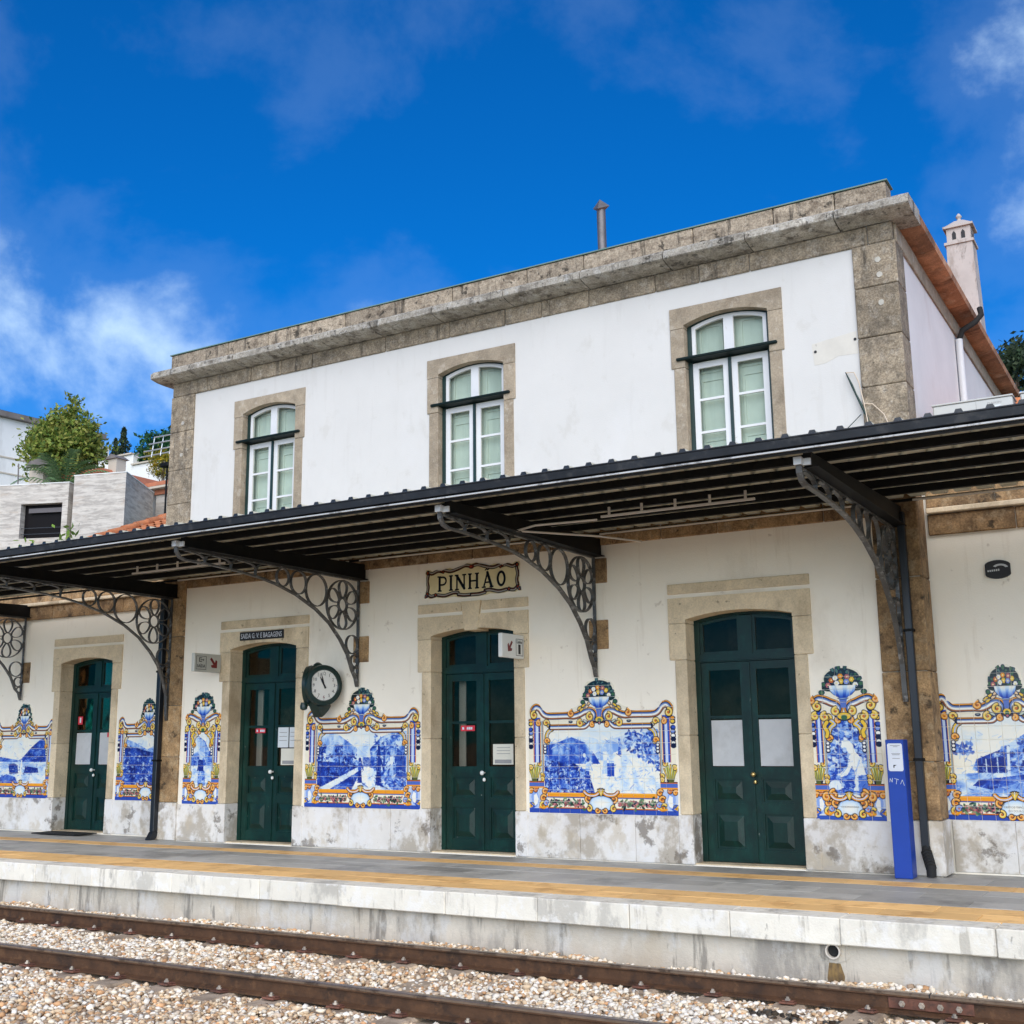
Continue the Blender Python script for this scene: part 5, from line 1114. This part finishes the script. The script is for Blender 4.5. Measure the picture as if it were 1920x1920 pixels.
wide(-10.44, 0, 2.06, 'road', 'wide tile panel with figures on a valley road below the clock', 14)
wide(-6.65, 0, 2.07, 'harvest', 'wide tile panel with vineyard harvesters and a pale path', 15)
p6, _ = narrow(-3.56, 0, .79, 'picker', 'narrow tile panel with a bending grape picker in white', 16)
p7, _ = wide(-1.91, YW, 1.54, 'house', 'wide tile panel with huts and trees on the right wing wall', 17)
text('lettering', 'CESTOS TIPICOS', 'ink_grey', p7, (-1.91, YW - .0085, .552 + .145), (1, 0, 0), UZ, width=.24, height=.022, depth=.0008)
text('lettering', 'DO DOURO', 'ink_grey', p7, (-1.91, YW - .0085, .552 + .105), (1, 0, 0), UZ, width=.15, height=.022, depth=.0008)
text('lettering', 'VINDIMADEIRA', 'ink_grey', p6, (-3.56, -.0085, .552 + .145), (1, 0, 0), UZ, width=.2, height=.018, depth=.0008)

# ---- station name panel
c = Cv(1.60, .50, r=300, bg=(.86, .80, .62), seed=5)
nz = fbm((c.h, c.w), 8, c.rng); c.a *= (.94 + .12 * nz)[..., None]
def bar(p, w_=.036): c.stroke(p, w_, (.02, .03, .07))
def L_(ch, x):
    z0, z1, hw = .13, .33, .018
    def st(x_, w_=.036): bar([(x_, z0 + .01), (x_, z1 - .01)], w_)
    def serif(x_, z, l=.032): c.rect(x_ - l, x_ + l, z - .009, z + .009, (.02, .03, .07))
    if ch == 'P': st(x); serif(x, z0); serif(x - .005, z1); bar([(x, z1 - .008)] + arc(x + .055, z1 - .062, .054, 90, -90, 8) + [(x, z1 - .116)], .024)
    if ch == 'I': st(x); serif(x, z0); serif(x, z1)
    if ch == 'N': st(x, .024); st(x + .12, .024); bar([(x, z1 - .01), (x + .12, z0 + .01)], .04); serif(x, z0); serif(x - .005, z1); serif(x + .12, z1)
    if ch == 'H': st(x); st(x + .115); bar([(x, .232), (x + .115, .232)], .022); [serif(x + a, z) for a in (0, .115) for z in (z0, z1)]
    if ch == 'A': bar([(x, z0), (x + .06, z1)], .024); bar([(x + .06, z1), (x + .125, z0 + .005)], .04); bar([(x + .02, .195), (x + .10, .195)], .02); serif(x, z0); serif(x + .125, z0)
    if ch == 'O': bar([(x + .06 + .055 * math.cos(t), .23 + .092 * math.sin(t)) for t in np.linspace(0, 6.284, 26)], .034)
for ch, x in (('P', .27), ('I', .46), ('N', .56), ('H', .775), ('A', 1.0), ('O', 1.22)): L_(ch, x)
bar(dens([(1.025, .365), (1.045, .378), (1.065, .367), (1.085, .378)]), .016)
DB = (.13, .07, .05)
for sgn in (0, 1):
    f = (lambda u: u) if not sgn else (lambda u: 1.60 - u)
    for pts in ([(.06, .12), (.075, .2), (.06, .28), (.075, .36)], [(.07, .41), (.14, .385), (.24, .415), (.33, .40)], [(.33, .425), (.45, .395), (.58, .42), (.70, .455), (.80, .435)], [(.07, .10), (.12, .065), (.20, .075)], [(.24, .075), (.36, .06), (.5, .09), (.58, .085)], [(.58, .06), (.68, .045), (.80, .045)]):
        p = dens([(f(u), v) for u, v in pts]); c.stroke(p, .052, DB); c.stroke(off(p, .006), .018, (.62, .60, .55)); c.stroke(off(p, -.008), .012, (.35, .20, .12))
    for u, v, r_ in ((.065, .40, .03), (.30, .415, .024), (.20, .08, .028), (.06, .1, .028), (.33, .39, .02)): c.ell(f(u), v, r_, r_, DB); c.ell(f(u), v, r_ * .55, r_ * .55, (.55, .22, .08))
    c.scroll(f(.035), .065, .025, .9, 0, 1, .012, DB)
c.ell(.80, .43, .045, .028, (.35, .1, .08)); c.ell(.79, .435, .02, .014, (.65, .25, .12))
sg = thing('station_name_sign', (-8.56, 0, 3.40), 'cream tiled name sign reading PINHÃO in an ornate dark scroll border', 'sign')
olh = [(0, .475), (.07, .485), (.13, .465), (.2, .45), (.3, .425), (.36, .445), (.45, .435), (.50, .415), (.58, .435), (.66, .415), (.70, .445), (.76, .445), (.775, .40), (.76, .33), (.76, .25), (.755, .16), (.785, .09), (.79, .04), (.74, .05), (.70, .03), (.6, .045), (.5, .03), (.4, .03), (.3, .04), (.22, .02), (.1, .015), (0, .015)]
ol = olh[:-1] + [(0, .015)] + [(-u, v) for u, v in olh[1:-1]][::-1]
me = MB().prism(ol, -.012, 0).mesh('sign_plate'); c2 = c
c2.H = .50; mm = image_mat('name_tiles', c2, sg)
me.materials.append(mm); link('sign_plate', me, sg)

# ------------------------------------------------------------------ TRACK
RT = -.385; RX0, RX1 = -34., 9.
def rail(yc, label):
    t = thing('rail', (-8, yc, RT - .15), label, 'rail', 'running rails of the station track')
    web = [(-.065, 0), (.065, 0), (.065, .012), (.012, .028), (.009, .11), (.034, .118), (.034, .128), (-.034, .128), (-.034, .118), (-.009, .11), (-.012, .028), (-.065, .012)]
    MB().prism([(yc + a, RT - .15 + b) for a, b in web], RX0, RX1, 'x').build('web_and_foot', 'rail_rust', t)
    MB().prism([(yc + a, RT - .15 + b) for a, b in ((-.0345, .1285), (.0345, .1285), (.0345, .143), (.025, .15), (-.025, .15), (-.0345, .143))], RX0, RX1, 'x').build('head', 'rail_head', t)
    return t
YF, YN = -4.12, -5.86
rF = rail(YF, 'rusty steel rail running close along the platform wall'); rN = rail(YN, 'rusty steel rail on the ballast, farther from the platform'); del rF['group'], rN['group']
for sy in (-1, 1):
    fp = MB().box(-2.27, -1.67, YF + sy * .018 - .008, YF + sy * .018 + .008, RT - .118, RT - .038, c=.004).build('fishplate', 'clip_rust', rF)
    if sy < 0:
        for xx in (-2.17, -2.03, -1.9, -1.77):
            MB().tube([(xx, YF - .026, RT - .08), (xx, YF - .036, RT - .08)], .024, 6).build('bolt', 'bolt_metal', fp); MB().tube([(xx, YF - .036, RT - .08), (xx, YF - .06, RT - .08)], .012, 8).build('bolt', 'bolt_metal', fp)
box('joint_gap', 'ink_black', rF, -1.975, -1.965, YF - .036, YF + .036, RT - .022, RT + .0008)
# sleepers with clips and bolts
ZB = RT - .15
slm = MB().box(-.125, .125, -1.25, 1.25, -.2, 0, c=.02).mesh('sleeper'); slm.materials.append(MAT['sleeper_wood'])
clm = MB().box(-.06, .06, -.055, .055, 0, .016, c=.004).box(-.045, .045, -.02, .05, .0165, .026, c=.003).mesh('clip'); clm.materials.append(MAT['clip_rust'])
blm = MB().lathe([(.022, 0), (.022, .014), (.013, .015), (.013, .026), (.004, .03)], (0, 0, 0), 6).mesh('bolt'); blm.materials.append(MAT['bolt_metal'])
x = -21.; ym = (YF + YN) / 2
while x < 2.5:
    s_ = link('sleeper', slm, None, (x + jit(.02), ym + jit(.03), ZB - .004)); s_.rotation_euler = (0, jit(.01), jit(.01))
    tag(s_, 'weathered timber sleeper half buried in pale ballast under the two rails', 'sleeper', 'sleepers of the station track')
    for yc in (YF, YN):
        for sd in (-1, 1):
            k = link('clip', clm, s_, (jit(.01), yc - s_.location.y + sd * .105, .006)); k.rotation_euler = (sd * .12, 0, math.pi if sd > 0 else 0); k.rotation_euler.z += jit(.15)
            b = link('bolt', blm, k, (0, -.01, .024)); b.rotation_euler.z = jit(.5)
    x += .6
# ballast: tens of thousands of crushed stones as one mesh
ico = np.array([(0, 0, 1), (.894, 0, .447), (.276, .851, .447), (-.724, .526, .447), (-.724, -.526, .447), (.276, -.851, .447), (.724, .526, -.447), (-.276, .851, -.447), (-.894, 0, -.447), (-.276, -.851, -.447), (.724, -.526, -.447), (0, 0, -1)])
icf = np.array([(0, 1, 2), (0, 2, 3), (0, 3, 4), (0, 4, 5), (0, 5, 1), (1, 6, 2), (2, 7, 3), (3, 8, 4), (4, 9, 5), (5, 10, 1), (2, 6, 7), (3, 7, 8), (4, 8, 9), (5, 9, 10), (1, 10, 6), (6, 11, 7), (7, 11, 8), (8, 11, 9), (9, 11, 10), (10, 11, 6)])
def ballast():
    rng = np.random.default_rng(3); P = []
    def field(x0, x1, ya, yb, d):
        n_ = int((x1 - x0) * (yb - ya) * d); return np.stack([rng.uniform(x0, x1, n_), rng.uniform(ya, yb, n_)], 1)
    P = np.concatenate([field(-15, 1.5, -8.2, -3.35, 1050), field(-23, -15, -6.6, -3.35, 380), field(-15, 2.5, -11, -8.2, 110)])
    xx, yy = P[:, 0], P[:, 1]
    keep = np.ones(len(P), bool)
    for yc in (YF, YN): keep &= np.abs(yy - yc) > .085
    xs = (xx + 21 + .3) % .6 - .3; insl = (np.abs(xs) < .12) & (np.abs(yy - ym) < 1.24) & (np.minimum(np.abs(yy - YF), np.abs(yy - YN)) < .34); keep &= ~(insl & (rng.random(len(P)) < .88))
    P = P[keep]; n_ = len(P); xx, yy = P[:, 0], P[:, 1]
    size = rng.uniform(.014, .027, n_) * np.where(rng.random(n_) < .1, 1.35, 1)
    hill = .02 * np.sin(xx * 1.7 + yy * 2.1) + .018 * np.sin(xx * 4.1 - yy * 3.3)
    zz = ZB - .012 + hill * .7 + rng.uniform(-.028, .012, n_)
    mid = np.abs(yy - ym) < .58; zz = np.where(mid, zz + .016, zz); zz = np.where(yy > YF + .15, zz + .03, zz); zz = np.where(yy < -7.2, zz - (-7.2 - yy) * .12, zz)
    near = np.minimum(np.abs(yy - YF), np.abs(yy - YN)) < .2; zz = np.where(near, np.minimum(zz, ZB - .012 - size * .4), zz)
    V = ico[None] * rng.uniform(.55, 1.38, (n_, 12, 1)); V = V * (np.stack([rng.uniform(.8, 1.5, n_), rng.uniform(.8, 1.3, n_), rng.uniform(.55, .95, n_)], 1) * size[:, None])[:, None, :]
    a = rng.uniform(0, 6.28, n_); b = rng.uniform(-.5, .5, n_); ca, sa, cb, sb = np.cos(a)[:, None], np.sin(a)[:, None], np.cos(b)[:, None], np.sin(b)[:, None]
    X, Y, Z = V[..., 0], V[..., 1], V[..., 2]; Y, Z = Y * cb - Z * sb, Y * sb + Z * cb; X, Y = X * ca - Y * sa, X * sa + Y * ca
    V = np.stack([X + xx[:, None], Y + yy[:, None], Z + zz[:, None]], -1)
    V[..., 1] = np.minimum(V[..., 1], -3.335)
    F = icf[None] + 12 * np.arange(n_)[:, None, None]
    me = bpy.data.meshes.new('ballast'); me.vertices.add(n_ * 12); me.vertices.foreach_set('co', V.astype(np.float32).ravel()); nf = n_ * 20
    me.loops.add(nf * 3); me.loops.foreach_set('vertex_index', F.astype(np.int32).ravel()); me.polygons.add(nf); me.polygons.foreach_set('loop_start', np.arange(nf, dtype=np.int32) * 3); me.update(calc_edges=True)
    pc = np.array([(.86, .75, .58), (.74, .56, .36), (.93, .86, .74), (.52, .33, .18), (.40, .29, .2), (.70, .40, .2), (.62, .49, .36)]); brown = np.clip(.5 + .5 * np.sin(xx * .9 + 1.5) + .35 * np.sin(yy * 2.2 + xx * .4), 0, 1)
    w0 = np.array([.28, .14, .38, .05, .06, .04, .05]); w1 = np.array([.22, .27, .14, .15, .08, .08, .06]); u = rng.random(n_); cum = np.cumsum((w0[None] * (1 - brown[:, None]) + w1[None] * brown[:, None]), 1); cum /= cum[:, -1:]
    ci = (u[:, None] > cum).sum(1); col = pc[ci] * rng.uniform(.75, 1.1, (n_, 1))
    oil = (np.hypot((xx + 2.35) / .28, (yy + 4.62) / .14) < 1) | (np.hypot((xx + 1.75) / .2, (yy + 4.6) / .12) < 1) | (np.hypot((xx + 3.0) / .22, (yy + 4.62) / .1) < 1); col = np.where(oil[:, None], col * .10, col)
    at = me.attributes.new('col', 'FLOAT_COLOR', 'FACE'); at.data.foreach_set('color', np.repeat(np.concatenate([col, np.ones((n_, 1))], 1), 20, 0).astype(np.float32).ravel())
    me.materials.append(MAT['stone_attr']); return link('ballast', me)
tag(ballast(), 'pale crushed stone ballast around the rails', 'ballast', kind='stuff')
structure(MB().box(-40, 12, -12, -3.335, -.65, ZB - .035).build('track_bed', 'earth'))

# ------------------------------------------------------------------ BACKGROUND: houses, trees, masts
def quad_house(root, nm, pts, z0, z1, m): return MB().prism(pts, z0, z1, 'z').build(nm, m, root)
def vdir(a, b): a = Vector((*a, 0)); b = Vector((*b, 0)); return (b - a).normalized()
hA = thing('stone_clad_house', (-40, 16, 7), 'flat roofed house clad in grey stone strips with one large dark window', 'house')
a0 = Vector((-37.63, 16.0)); dA = Vector((-2.82, -1.06)).normalized(); nA = Vector((dA.y, -dA.x)); nA = nA if nA.y < 0 else -nA      # towards the camera
def pA(s, o=0.): q = a0 + dA * s - nA * o; return (q.x, q.y)
ws0, ws1, wz0, wz1 = .24, 2.02, 9.47, 10.86
for s0, s1, za, zb in ((0, ws0, 5.5, 11.64), (ws1, 9, 5.5, 11.64), (ws0, ws1, 5.5, wz0), (ws0, ws1, wz1, 11.64)): quad_house(hA, 'wall', [pA(s0), pA(s1), pA(s1, .35), pA(s0, .35)], za, zb, 'stone_clad')
quad_house(hA, 'wall', [pA(0, .352), pA(9, .352), pA(9, 5), pA(0, 5)], 5.5, 11.5, 'stone_clad')
wA = quad_house(hA, 'window', [pA(ws0 + .01, .30), pA(ws1 - .01, .30), pA(ws1 - .01, .35), pA(ws0 + .01, .35)], wz0 + .01, wz1 - .01, 'window_dark')
quad_house(hA, 'blind', [pA(ws0 + .03, .16), pA(ws1 - .25, .16), pA(ws1 - .25, .2), pA(ws0 + .03, .2)], wz1 - .34, wz1 - .16, 'blind')
for zz in (wz0 + .18, wz0 + .42): quad_house(hA, 'window_rail', [pA(ws0 + .01, .1), pA(ws1 - .01, .1), pA(ws1 - .01, .12), pA(ws0 + .01, .12)], zz, zz + .02, 'pipe_dark')
quad_house(hA, 'coping', [pA(-.02, -.02), pA(9, -.02), pA(9, .4), pA(-.02, .4)], 11.642, 11.68, 'house_white')
hB = thing('stone_block_house', (-36, 17, 7), 'blind corner block clad in pale grey stone strips next to the window house', 'house')
B0, B1, B2 = (-37.14, 15.84), (-34.97, 16.50), (-37.01, 19.72)
quad_house(hB, 'wall', [B0, B1, B2, (-39.2, 19.06)], 5.5, 11.81, 'stone_clad'); quad_house(hB, 'coping', [(B0[0] - .02, B0[1] - .02), (B1[0] + .03, B1[1] - .01), (B2[0] + .02, B2[1] + .02), (-39.2, 19.1)], 11.812, 11.85, 'house_white')
# white house with flat eave behind
hW = thing('white_house', (-58, 30, 12), 'tall plain white house with thin tiled eave behind the bushy tree', 'house')
e0, e1 = Vector((-55.69, 25.24)), Vector((-55.04, 32.0)); dW = (e1 - e0).normalized(); nW = Vector((dW.y, -dW.x)) if dW.y * 1 > 0 else Vector((-dW.y, dW.x))
def pW(s, o): q = e0 + dW * s + nW * o; return (q.x, q.y)
LW = (e1 - e0).length
quad_house(hW, 'wall', [pW(-8, -.35), pW(LW - .5, -.35), pW(LW - .5, -9), pW(-8, -9)], 9, 19.45, 'house_white')
quad_house(hW, 'eave', [pW(-8, .0), pW(LW, .0), pW(LW, -9.2), pW(-8, -9.2)], 19.46, 19.76, 'eave_grey')
MB().add([(*pW(-8, 0), 19.77), (*pW(LW, 0), 19.77), (*pW(LW - 4, -4.6), 20.6), (*pW(-8, -4.6), 20.6), (*pW(LW, -9.2), 19.77), (*pW(-8, -9.2), 19.77)], [(0, 1, 2, 3), (1, 4, 2), (4, 5, 3, 2)]).build('roof', 'roof_red', hW)
for zz in (17.2, 16.3): quad_house(hW, 'ledge', [pW(-8, -.30), pW(LW - .5, -.30), pW(LW - .5, -.349), pW(-8, -.349)], zz, zz + .08, 'house_beige')
for s_, zz in ((4.3, 14.3),): quad_house(hW, 'window', [pW(s_, -.33), pW(s_ + .8, -.33), pW(s_ + .8, -.349), pW(s_, -.349)], zz, zz + 1.1, 'window_dark')
# white garden walls stepping down, small red roofed house with chimney
gw = thing('garden_wall', (-51, 30, 13), 'long white rendered wall stepping down the slope between trees', 'wall')
for x0, x1, zt in ((-55.2, -52.4, 18.1), (-52.4, -49.9, 17.35), (-49.9, -47.9, 16.7), (-47.9, -44.5, 16.1)): MB().box(x0, x1 - .01, 29.6 + jit(.05), 30.1, 9, zt, c=.03).build('wall_section', 'house_white', gw); MB().box(x0, x1 - .01, 29.5, 30.2, zt + .002, zt + .08).build('wall_coping', 'house_beige', gw)
hR = thing('red_roofed_house', (-38.5, 19, 9), 'low white house with red roof and square chimney behind the stone block', 'house')
MB().box(-41.0, -38.2, 18.3, 21.0, 7, 12.42).build('wall', 'house_white', hR)
rf = MB().prism([(-41.2, 12.44), (-37.9, 12.36), (-38.2, 12.72), (-40.9, 12.76)], 18.0, 21.2, 'y').build('roof', 'roof_red', hR)
MB().box(-38.45, -37.95, 18.5, 19.0, 12.6, 13.2).build('chimney', 'house_beige', rf); MB().prism([(-38.55, 13.2), (-37.85, 13.2), (-38.2, 13.4)], 18.4, 19.1, 'y').build('chimney_cap', 'eave_grey', rf)
hC = thing('brown_eave_house', (-36.5, 20.5, 9), 'grey wall with red brown tiled eave beside the station corner', 'house')
MB().box(-37.6, -33, 20.4, 24, 7, 12.1).build('wall', 'stone_clad', hC); MB().box(-37.9, -33, 20.0, 24, 12.11, 12.2).build('soffit', 'house_beige', hC)
MB().prism([(20.0, 12.21), (24, 12.21), (24, 12.9), (20.0, 12.38)], -37.9, -33, 'x').build('roof', 'roof_red', hC); MB().box(-37.6, -33, 20.3, 20.39, 11.9, 12.1).build('fascia', 'roof_red', hC); MB().box(-36.9, -36.5, 20.33, 20.39, 10.1, 10.7).build('window', 'hill_green', hC)
chm = thing('rendered_chimney', (-41, 17.3, 10), 'square beige rendered chimney with dark slate cap behind the window house', 'chimney')
MB().box(-41.5, -40.6, 17.0, 17.7, 10.5, 12.95).build('stack', 'house_beige', chm); MB().prism([(-41.65, 12.96), (-40.45, 12.96), (-40.75, 13.25), (-41.4, 13.2)], 16.9, 17.8, 'y').build('cap', 'eave_grey', chm)
# trees
def leaves(pts, size, cols, rng, name, parent, flat=.0, el=.5):
    n_ = len(pts); s_ = rng.uniform(.6, 1.2, n_) * size
    d = rng.normal(size=(n_, 3)); d[:, 2] *= (1 - flat); d /= np.linalg.norm(d, axis=1)[:, None]; e = rng.normal(size=(n_, 3)); e -= (e * d).sum(1)[:, None] * d; e /= np.linalg.norm(e, axis=1)[:, None]
    A = d * s_[:, None]; B = e * (s_ * el)[:, None]
    V = np.stack([pts - A, pts + B, pts + A, pts - B], 1) - np.array(origin(parent))
    me = bpy.data.meshes.new(name); me.vertices.add(n_ * 4); me.vertices.foreach_set('co', V.astype(np.float32).ravel()); me.loops.add(n_ * 4); me.loops.foreach_set('vertex_index', np.arange(n_ * 4, dtype=np.int32)); me.polygons.add(n_); me.polygons.foreach_set('loop_start', np.arange(n_, dtype=np.int32) * 4); me.update(calc_edges=True)
    col = np.array(cols)[rng.integers(0, len(cols), n_)] * rng.uniform(.7, 1.25, (n_, 1)); at = me.attributes.new('col', 'FLOAT_COLOR', 'FACE'); at.data.foreach_set('color', np.concatenate([col, np.ones((n_, 1))], 1).astype(np.float32).ravel()); me.materials.append(MAT['leaf_attr'])
    return link(name, me, parent)
def clumps(c_, rad, n_, m_, rng, cr=.32, shell=.55):
    out_ = []
    for i in range(n_):
        d = rng.normal(size=3); d /= np.linalg.norm(d); r_ = rng.uniform(shell, 1.0); p = np.array(c_) + d * np.array(rad) * r_; q = rng.normal(size=(m_, 3)) * cr * rng.uniform(.6, 1.2) * min(rad) * .6; q[:, 2] *= .7; out_.append(p + q)
    return np.concatenate(out_)
def tree(name, base, c_, rad, label, cols, leaf, n_, m_, seed, group=None, cr=.32, trunk=.16, el=.5, extra=None):
    rng = np.random.default_rng(seed); t = thing(name, base, label, 'tree', group); b = Vector(base); cc = Vector(c_)
    mb = MB().tube([b, b.lerp(cc, .5) + Vector((jit(.1), jit(.1), 0)), cc + Vector((0, 0, rad[2] * .5))], [trunk, trunk * .75, trunk * .25], 8)
    for i in range(9):
        a = i * 2.4; s_ = b.lerp(cc, .45 + .05 * i); e = cc + Vector((math.cos(a) * rad[0] * .8, math.sin(a) * rad[1] * .8, rad[2] * (-.4 + .13 * i))); mb.tube([s_, s_.lerp(e, .5) + Vector((0, 0, .1)), e], [trunk * .4, trunk * .25, trunk * .08], 5)
    mb.build('trunk', 'bark', t); pts = clumps(c_, rad, n_, m_, rng, cr); pts = pts if extra is None else np.concatenate([pts, extra]); leaves(pts, leaf, cols, rng, 'crown', t, el=el); return t
G1 = [(.20, .28, .05), (.27, .32, .06), (.10, .17, .035), (.34, .34, .08)]; G2 = [(.03, .11, .045), (.045, .15, .05), (.02, .07, .035)]; G3 = [(.04, .07, .03), (.06, .09, .04), (.03, .05, .03)]; G4 = [(.42, .33, .02), (.30, .28, .03), (.16, .22, .04), (.5, .36, .02)]
rng = np.random.default_rng(5); SH = []
for u, h in ((-.5, 2.1), (.2, 2.5), (.7, 2.2), (-1.1, 1.7), (1.3, 1.5), (1.85, .9), (.45, 2.3)):
    for k in range(90): f = rng.random(); SH.append((-41.25 + u + rng.normal() * .13, 18.4 + rng.normal() * .13, 14.0 + h * (.5 + .5 * f)))
tree('leafy_tree', (-41.2, 18.4, 8.9), (-41.25, 18.4, 14.0), (1.65, 1.4, 1.55), 'bushy olive green tree standing before the white house', G1, .115, 120, 85, 21, cr=.36, extra=np.array(SH))
tree('pine_tree', (-49.3, 31.5, 12.5), (-48.7, 31.5, 17.4), (2.7, 1.6, 1.35), 'dark green umbrella pine behind the white garden wall', G2, .15, 110, 110, 22, cr=.35, trunk=.22)
def cypress(base, h, r_, seed, label):
    rng = np.random.default_rng(seed); t = thing('cypress_tree', base, label, 'tree'); MB().tube([base, (base[0], base[1], base[2] + h * .9)], [.12, .03], 7).build('trunk', 'bark', t)
    n_ = 2600; f = rng.random(n_) ** .8; rr = r_ * (1 - f) ** .7 * np.sqrt(rng.random(n_)) * (1 + .35 * np.sin(f * 40)); a = rng.uniform(0, 6.28, n_); P = np.stack([base[0] + rr * np.cos(a), base[1] + rr * np.sin(a), base[2] + h * (.08 + .92 * f)], 1); leaves(P, .11, G3, rng, 'crown', t, el=.4)
cypress((-57.2, 34.5, 13.8), 6.6, .8, 31, 'slim dark cypress next to the end of the white house'); cypress((-55.9, 34.0, 13.8), 7.0, 1.25, 32, 'taller ragged cypress between the white house and the pine')
tree('yellow_shrub', (-39.25, 22.2, 11.0), (-39.3, 22.2, 13.85), (.75, .6, .75), 'small yellow green feathery shrub before the dark pine', G4, .09, 40, 45, 24, cr=.4, trunk=.05, el=.25)
tree('hillside_tree', (-4.6, 27, 3.0), (-4.3, 27, 12.9), (1.3, 1.6, 1.5), 'dark hillside tree showing past the eave of the right side wall', G3, .12, 45, 80, 25, cr=.34, trunk=.2)
# palm
pm = thing('palm_tree', (-39.5, 17.2, 9.0), 'green spiky palm with arching fronds behind the stone clad house', 'palm')
MB().tube([(-39.5, 17.2, 8.6), (-39.5, 17.2, 11.9)], [.22, .17], 10).build('trunk', 'bark', pm)
def frond_mesh():
    mb = MB(); n_ = 15
    for i in range(n_):
        t = i / n_; u = .12 + 1.75 * t; z = .75 * math.sin(min(1, t * 1.05) * 2.2) * .95
        for sd in (-1, 1):
            l = .36 * math.sin(math.pi * (.12 + .8 * t)) + .08; b0 = (u, 0, z); mb.add([b0, (u + .11, 0, z + .01), (u + .30, sd * l, z - .10)], [(0, 1, 2)])
    mb.tube([(0, 0, 0), *[(.12 + 1.75 * t, 0, .75 * math.sin(t * 1.05 * 2.2) * .95) for t in (.0, .25, .5, .75, 1.)]], [.03, .025, .02, .016, .01, .005], 5)
    me = mb.mesh('frond'); me.materials.append(MAT['frond_leaf']); return me
mat('frond_leaf', (.13, .22, .09), .5, .3, 5)
fm = frond_mesh()
for i in range(30): o = link('frond', fm, pm, (0, 0, 2.9)); o.rotation_euler = (jit(.2), random.uniform(-.55, .5), i * 2.4); sc_ = random.uniform(.75, 1.05); o.scale = (sc_, sc_, sc_)
# young leafy shoots seen over the canopy edge
def sapling(base, h, label, seed):
    t = thing('young_shoot', base, label, 'plant'); rng = np.random.default_rng(seed); MB().tube([base, (base[0] + .05, base[1], base[2] + h)], [.02, .008], 6).build('stem', 'bark', t); n_ = 42
    f = rng.random(n_); P = np.stack([base[0] + rng.normal(size=n_) * .16, base[1] + rng.normal(size=n_) * .16, base[2] + h * (.82 + .2 * f)], 1); leaves(P, .09, [(.30, .42, .08), (.22, .36, .06)], rng, 'foliage', t)
sapling((-20.6, 2.8, .0), 6.0, 'pale green leafy shoot rising before the dark window', 41); sapling((-21.6, 2.6, .0), 5.75, 'low pale green shoot at the end of the canopy', 42)
# masts and aerial
an = thing('television_aerial', (-24.5, 9, 5.5), 'silver television aerial with several parallel rods beside the roof corner', 'aerial')
MB().tube([(-25.25, 10, 5.2), (-25.25, 10, 10.6)], .03, 8).build('mast', 'aluminium', an)
for k, z in enumerate((9.95, 10.1, 10.3, 10.48)): MB().tube([(-26.5 + .2 * k, 9.7, z - .12), (-24.9, 10.2, z + .06)], .022, 6).build('rod', 'aluminium', an)
for k in range(5): u = k * .28; MB().tube([(-26.1 + u, 9.82 + u * .3, 9.82 + .03 * k), (-26.0 + u, 9.82 + u * .3, 10.42 + .03 * k)], .016, 6).build('element', 'aluminium', an)
MB().tube([(-26.5, 9.7, 9.83), (-26.62, 9.66, 9.9), (-26.5, 9.7, 9.98)], .022, 6).build('loop_end', 'aluminium', an)
ms = thing('thin_mast', (-24.52, 9, 4.5), 'thin black mast with small lamp head in front of the station corner', 'mast')
MB().tube([(-24.52, 9, 4.5), (-24.52, 9, 9.2)], .028, 8).build('pole', 'black_metal', ms); MB().box(-24.72, -24.4, 8.9, 9.1, 9.15, 9.27, c=.02).build('lamp_head', 'black_metal', ms)
pp = thing('wire_pole', (-40.35, 15.6, 11), 'short thin grey pole on the stone house roof', 'pole'); MB().tube([(-40.3, 15.65, 11.5), (-40.37, 15.65, 12.7)], .03, 6).build('pole', 'eave_grey', pp)
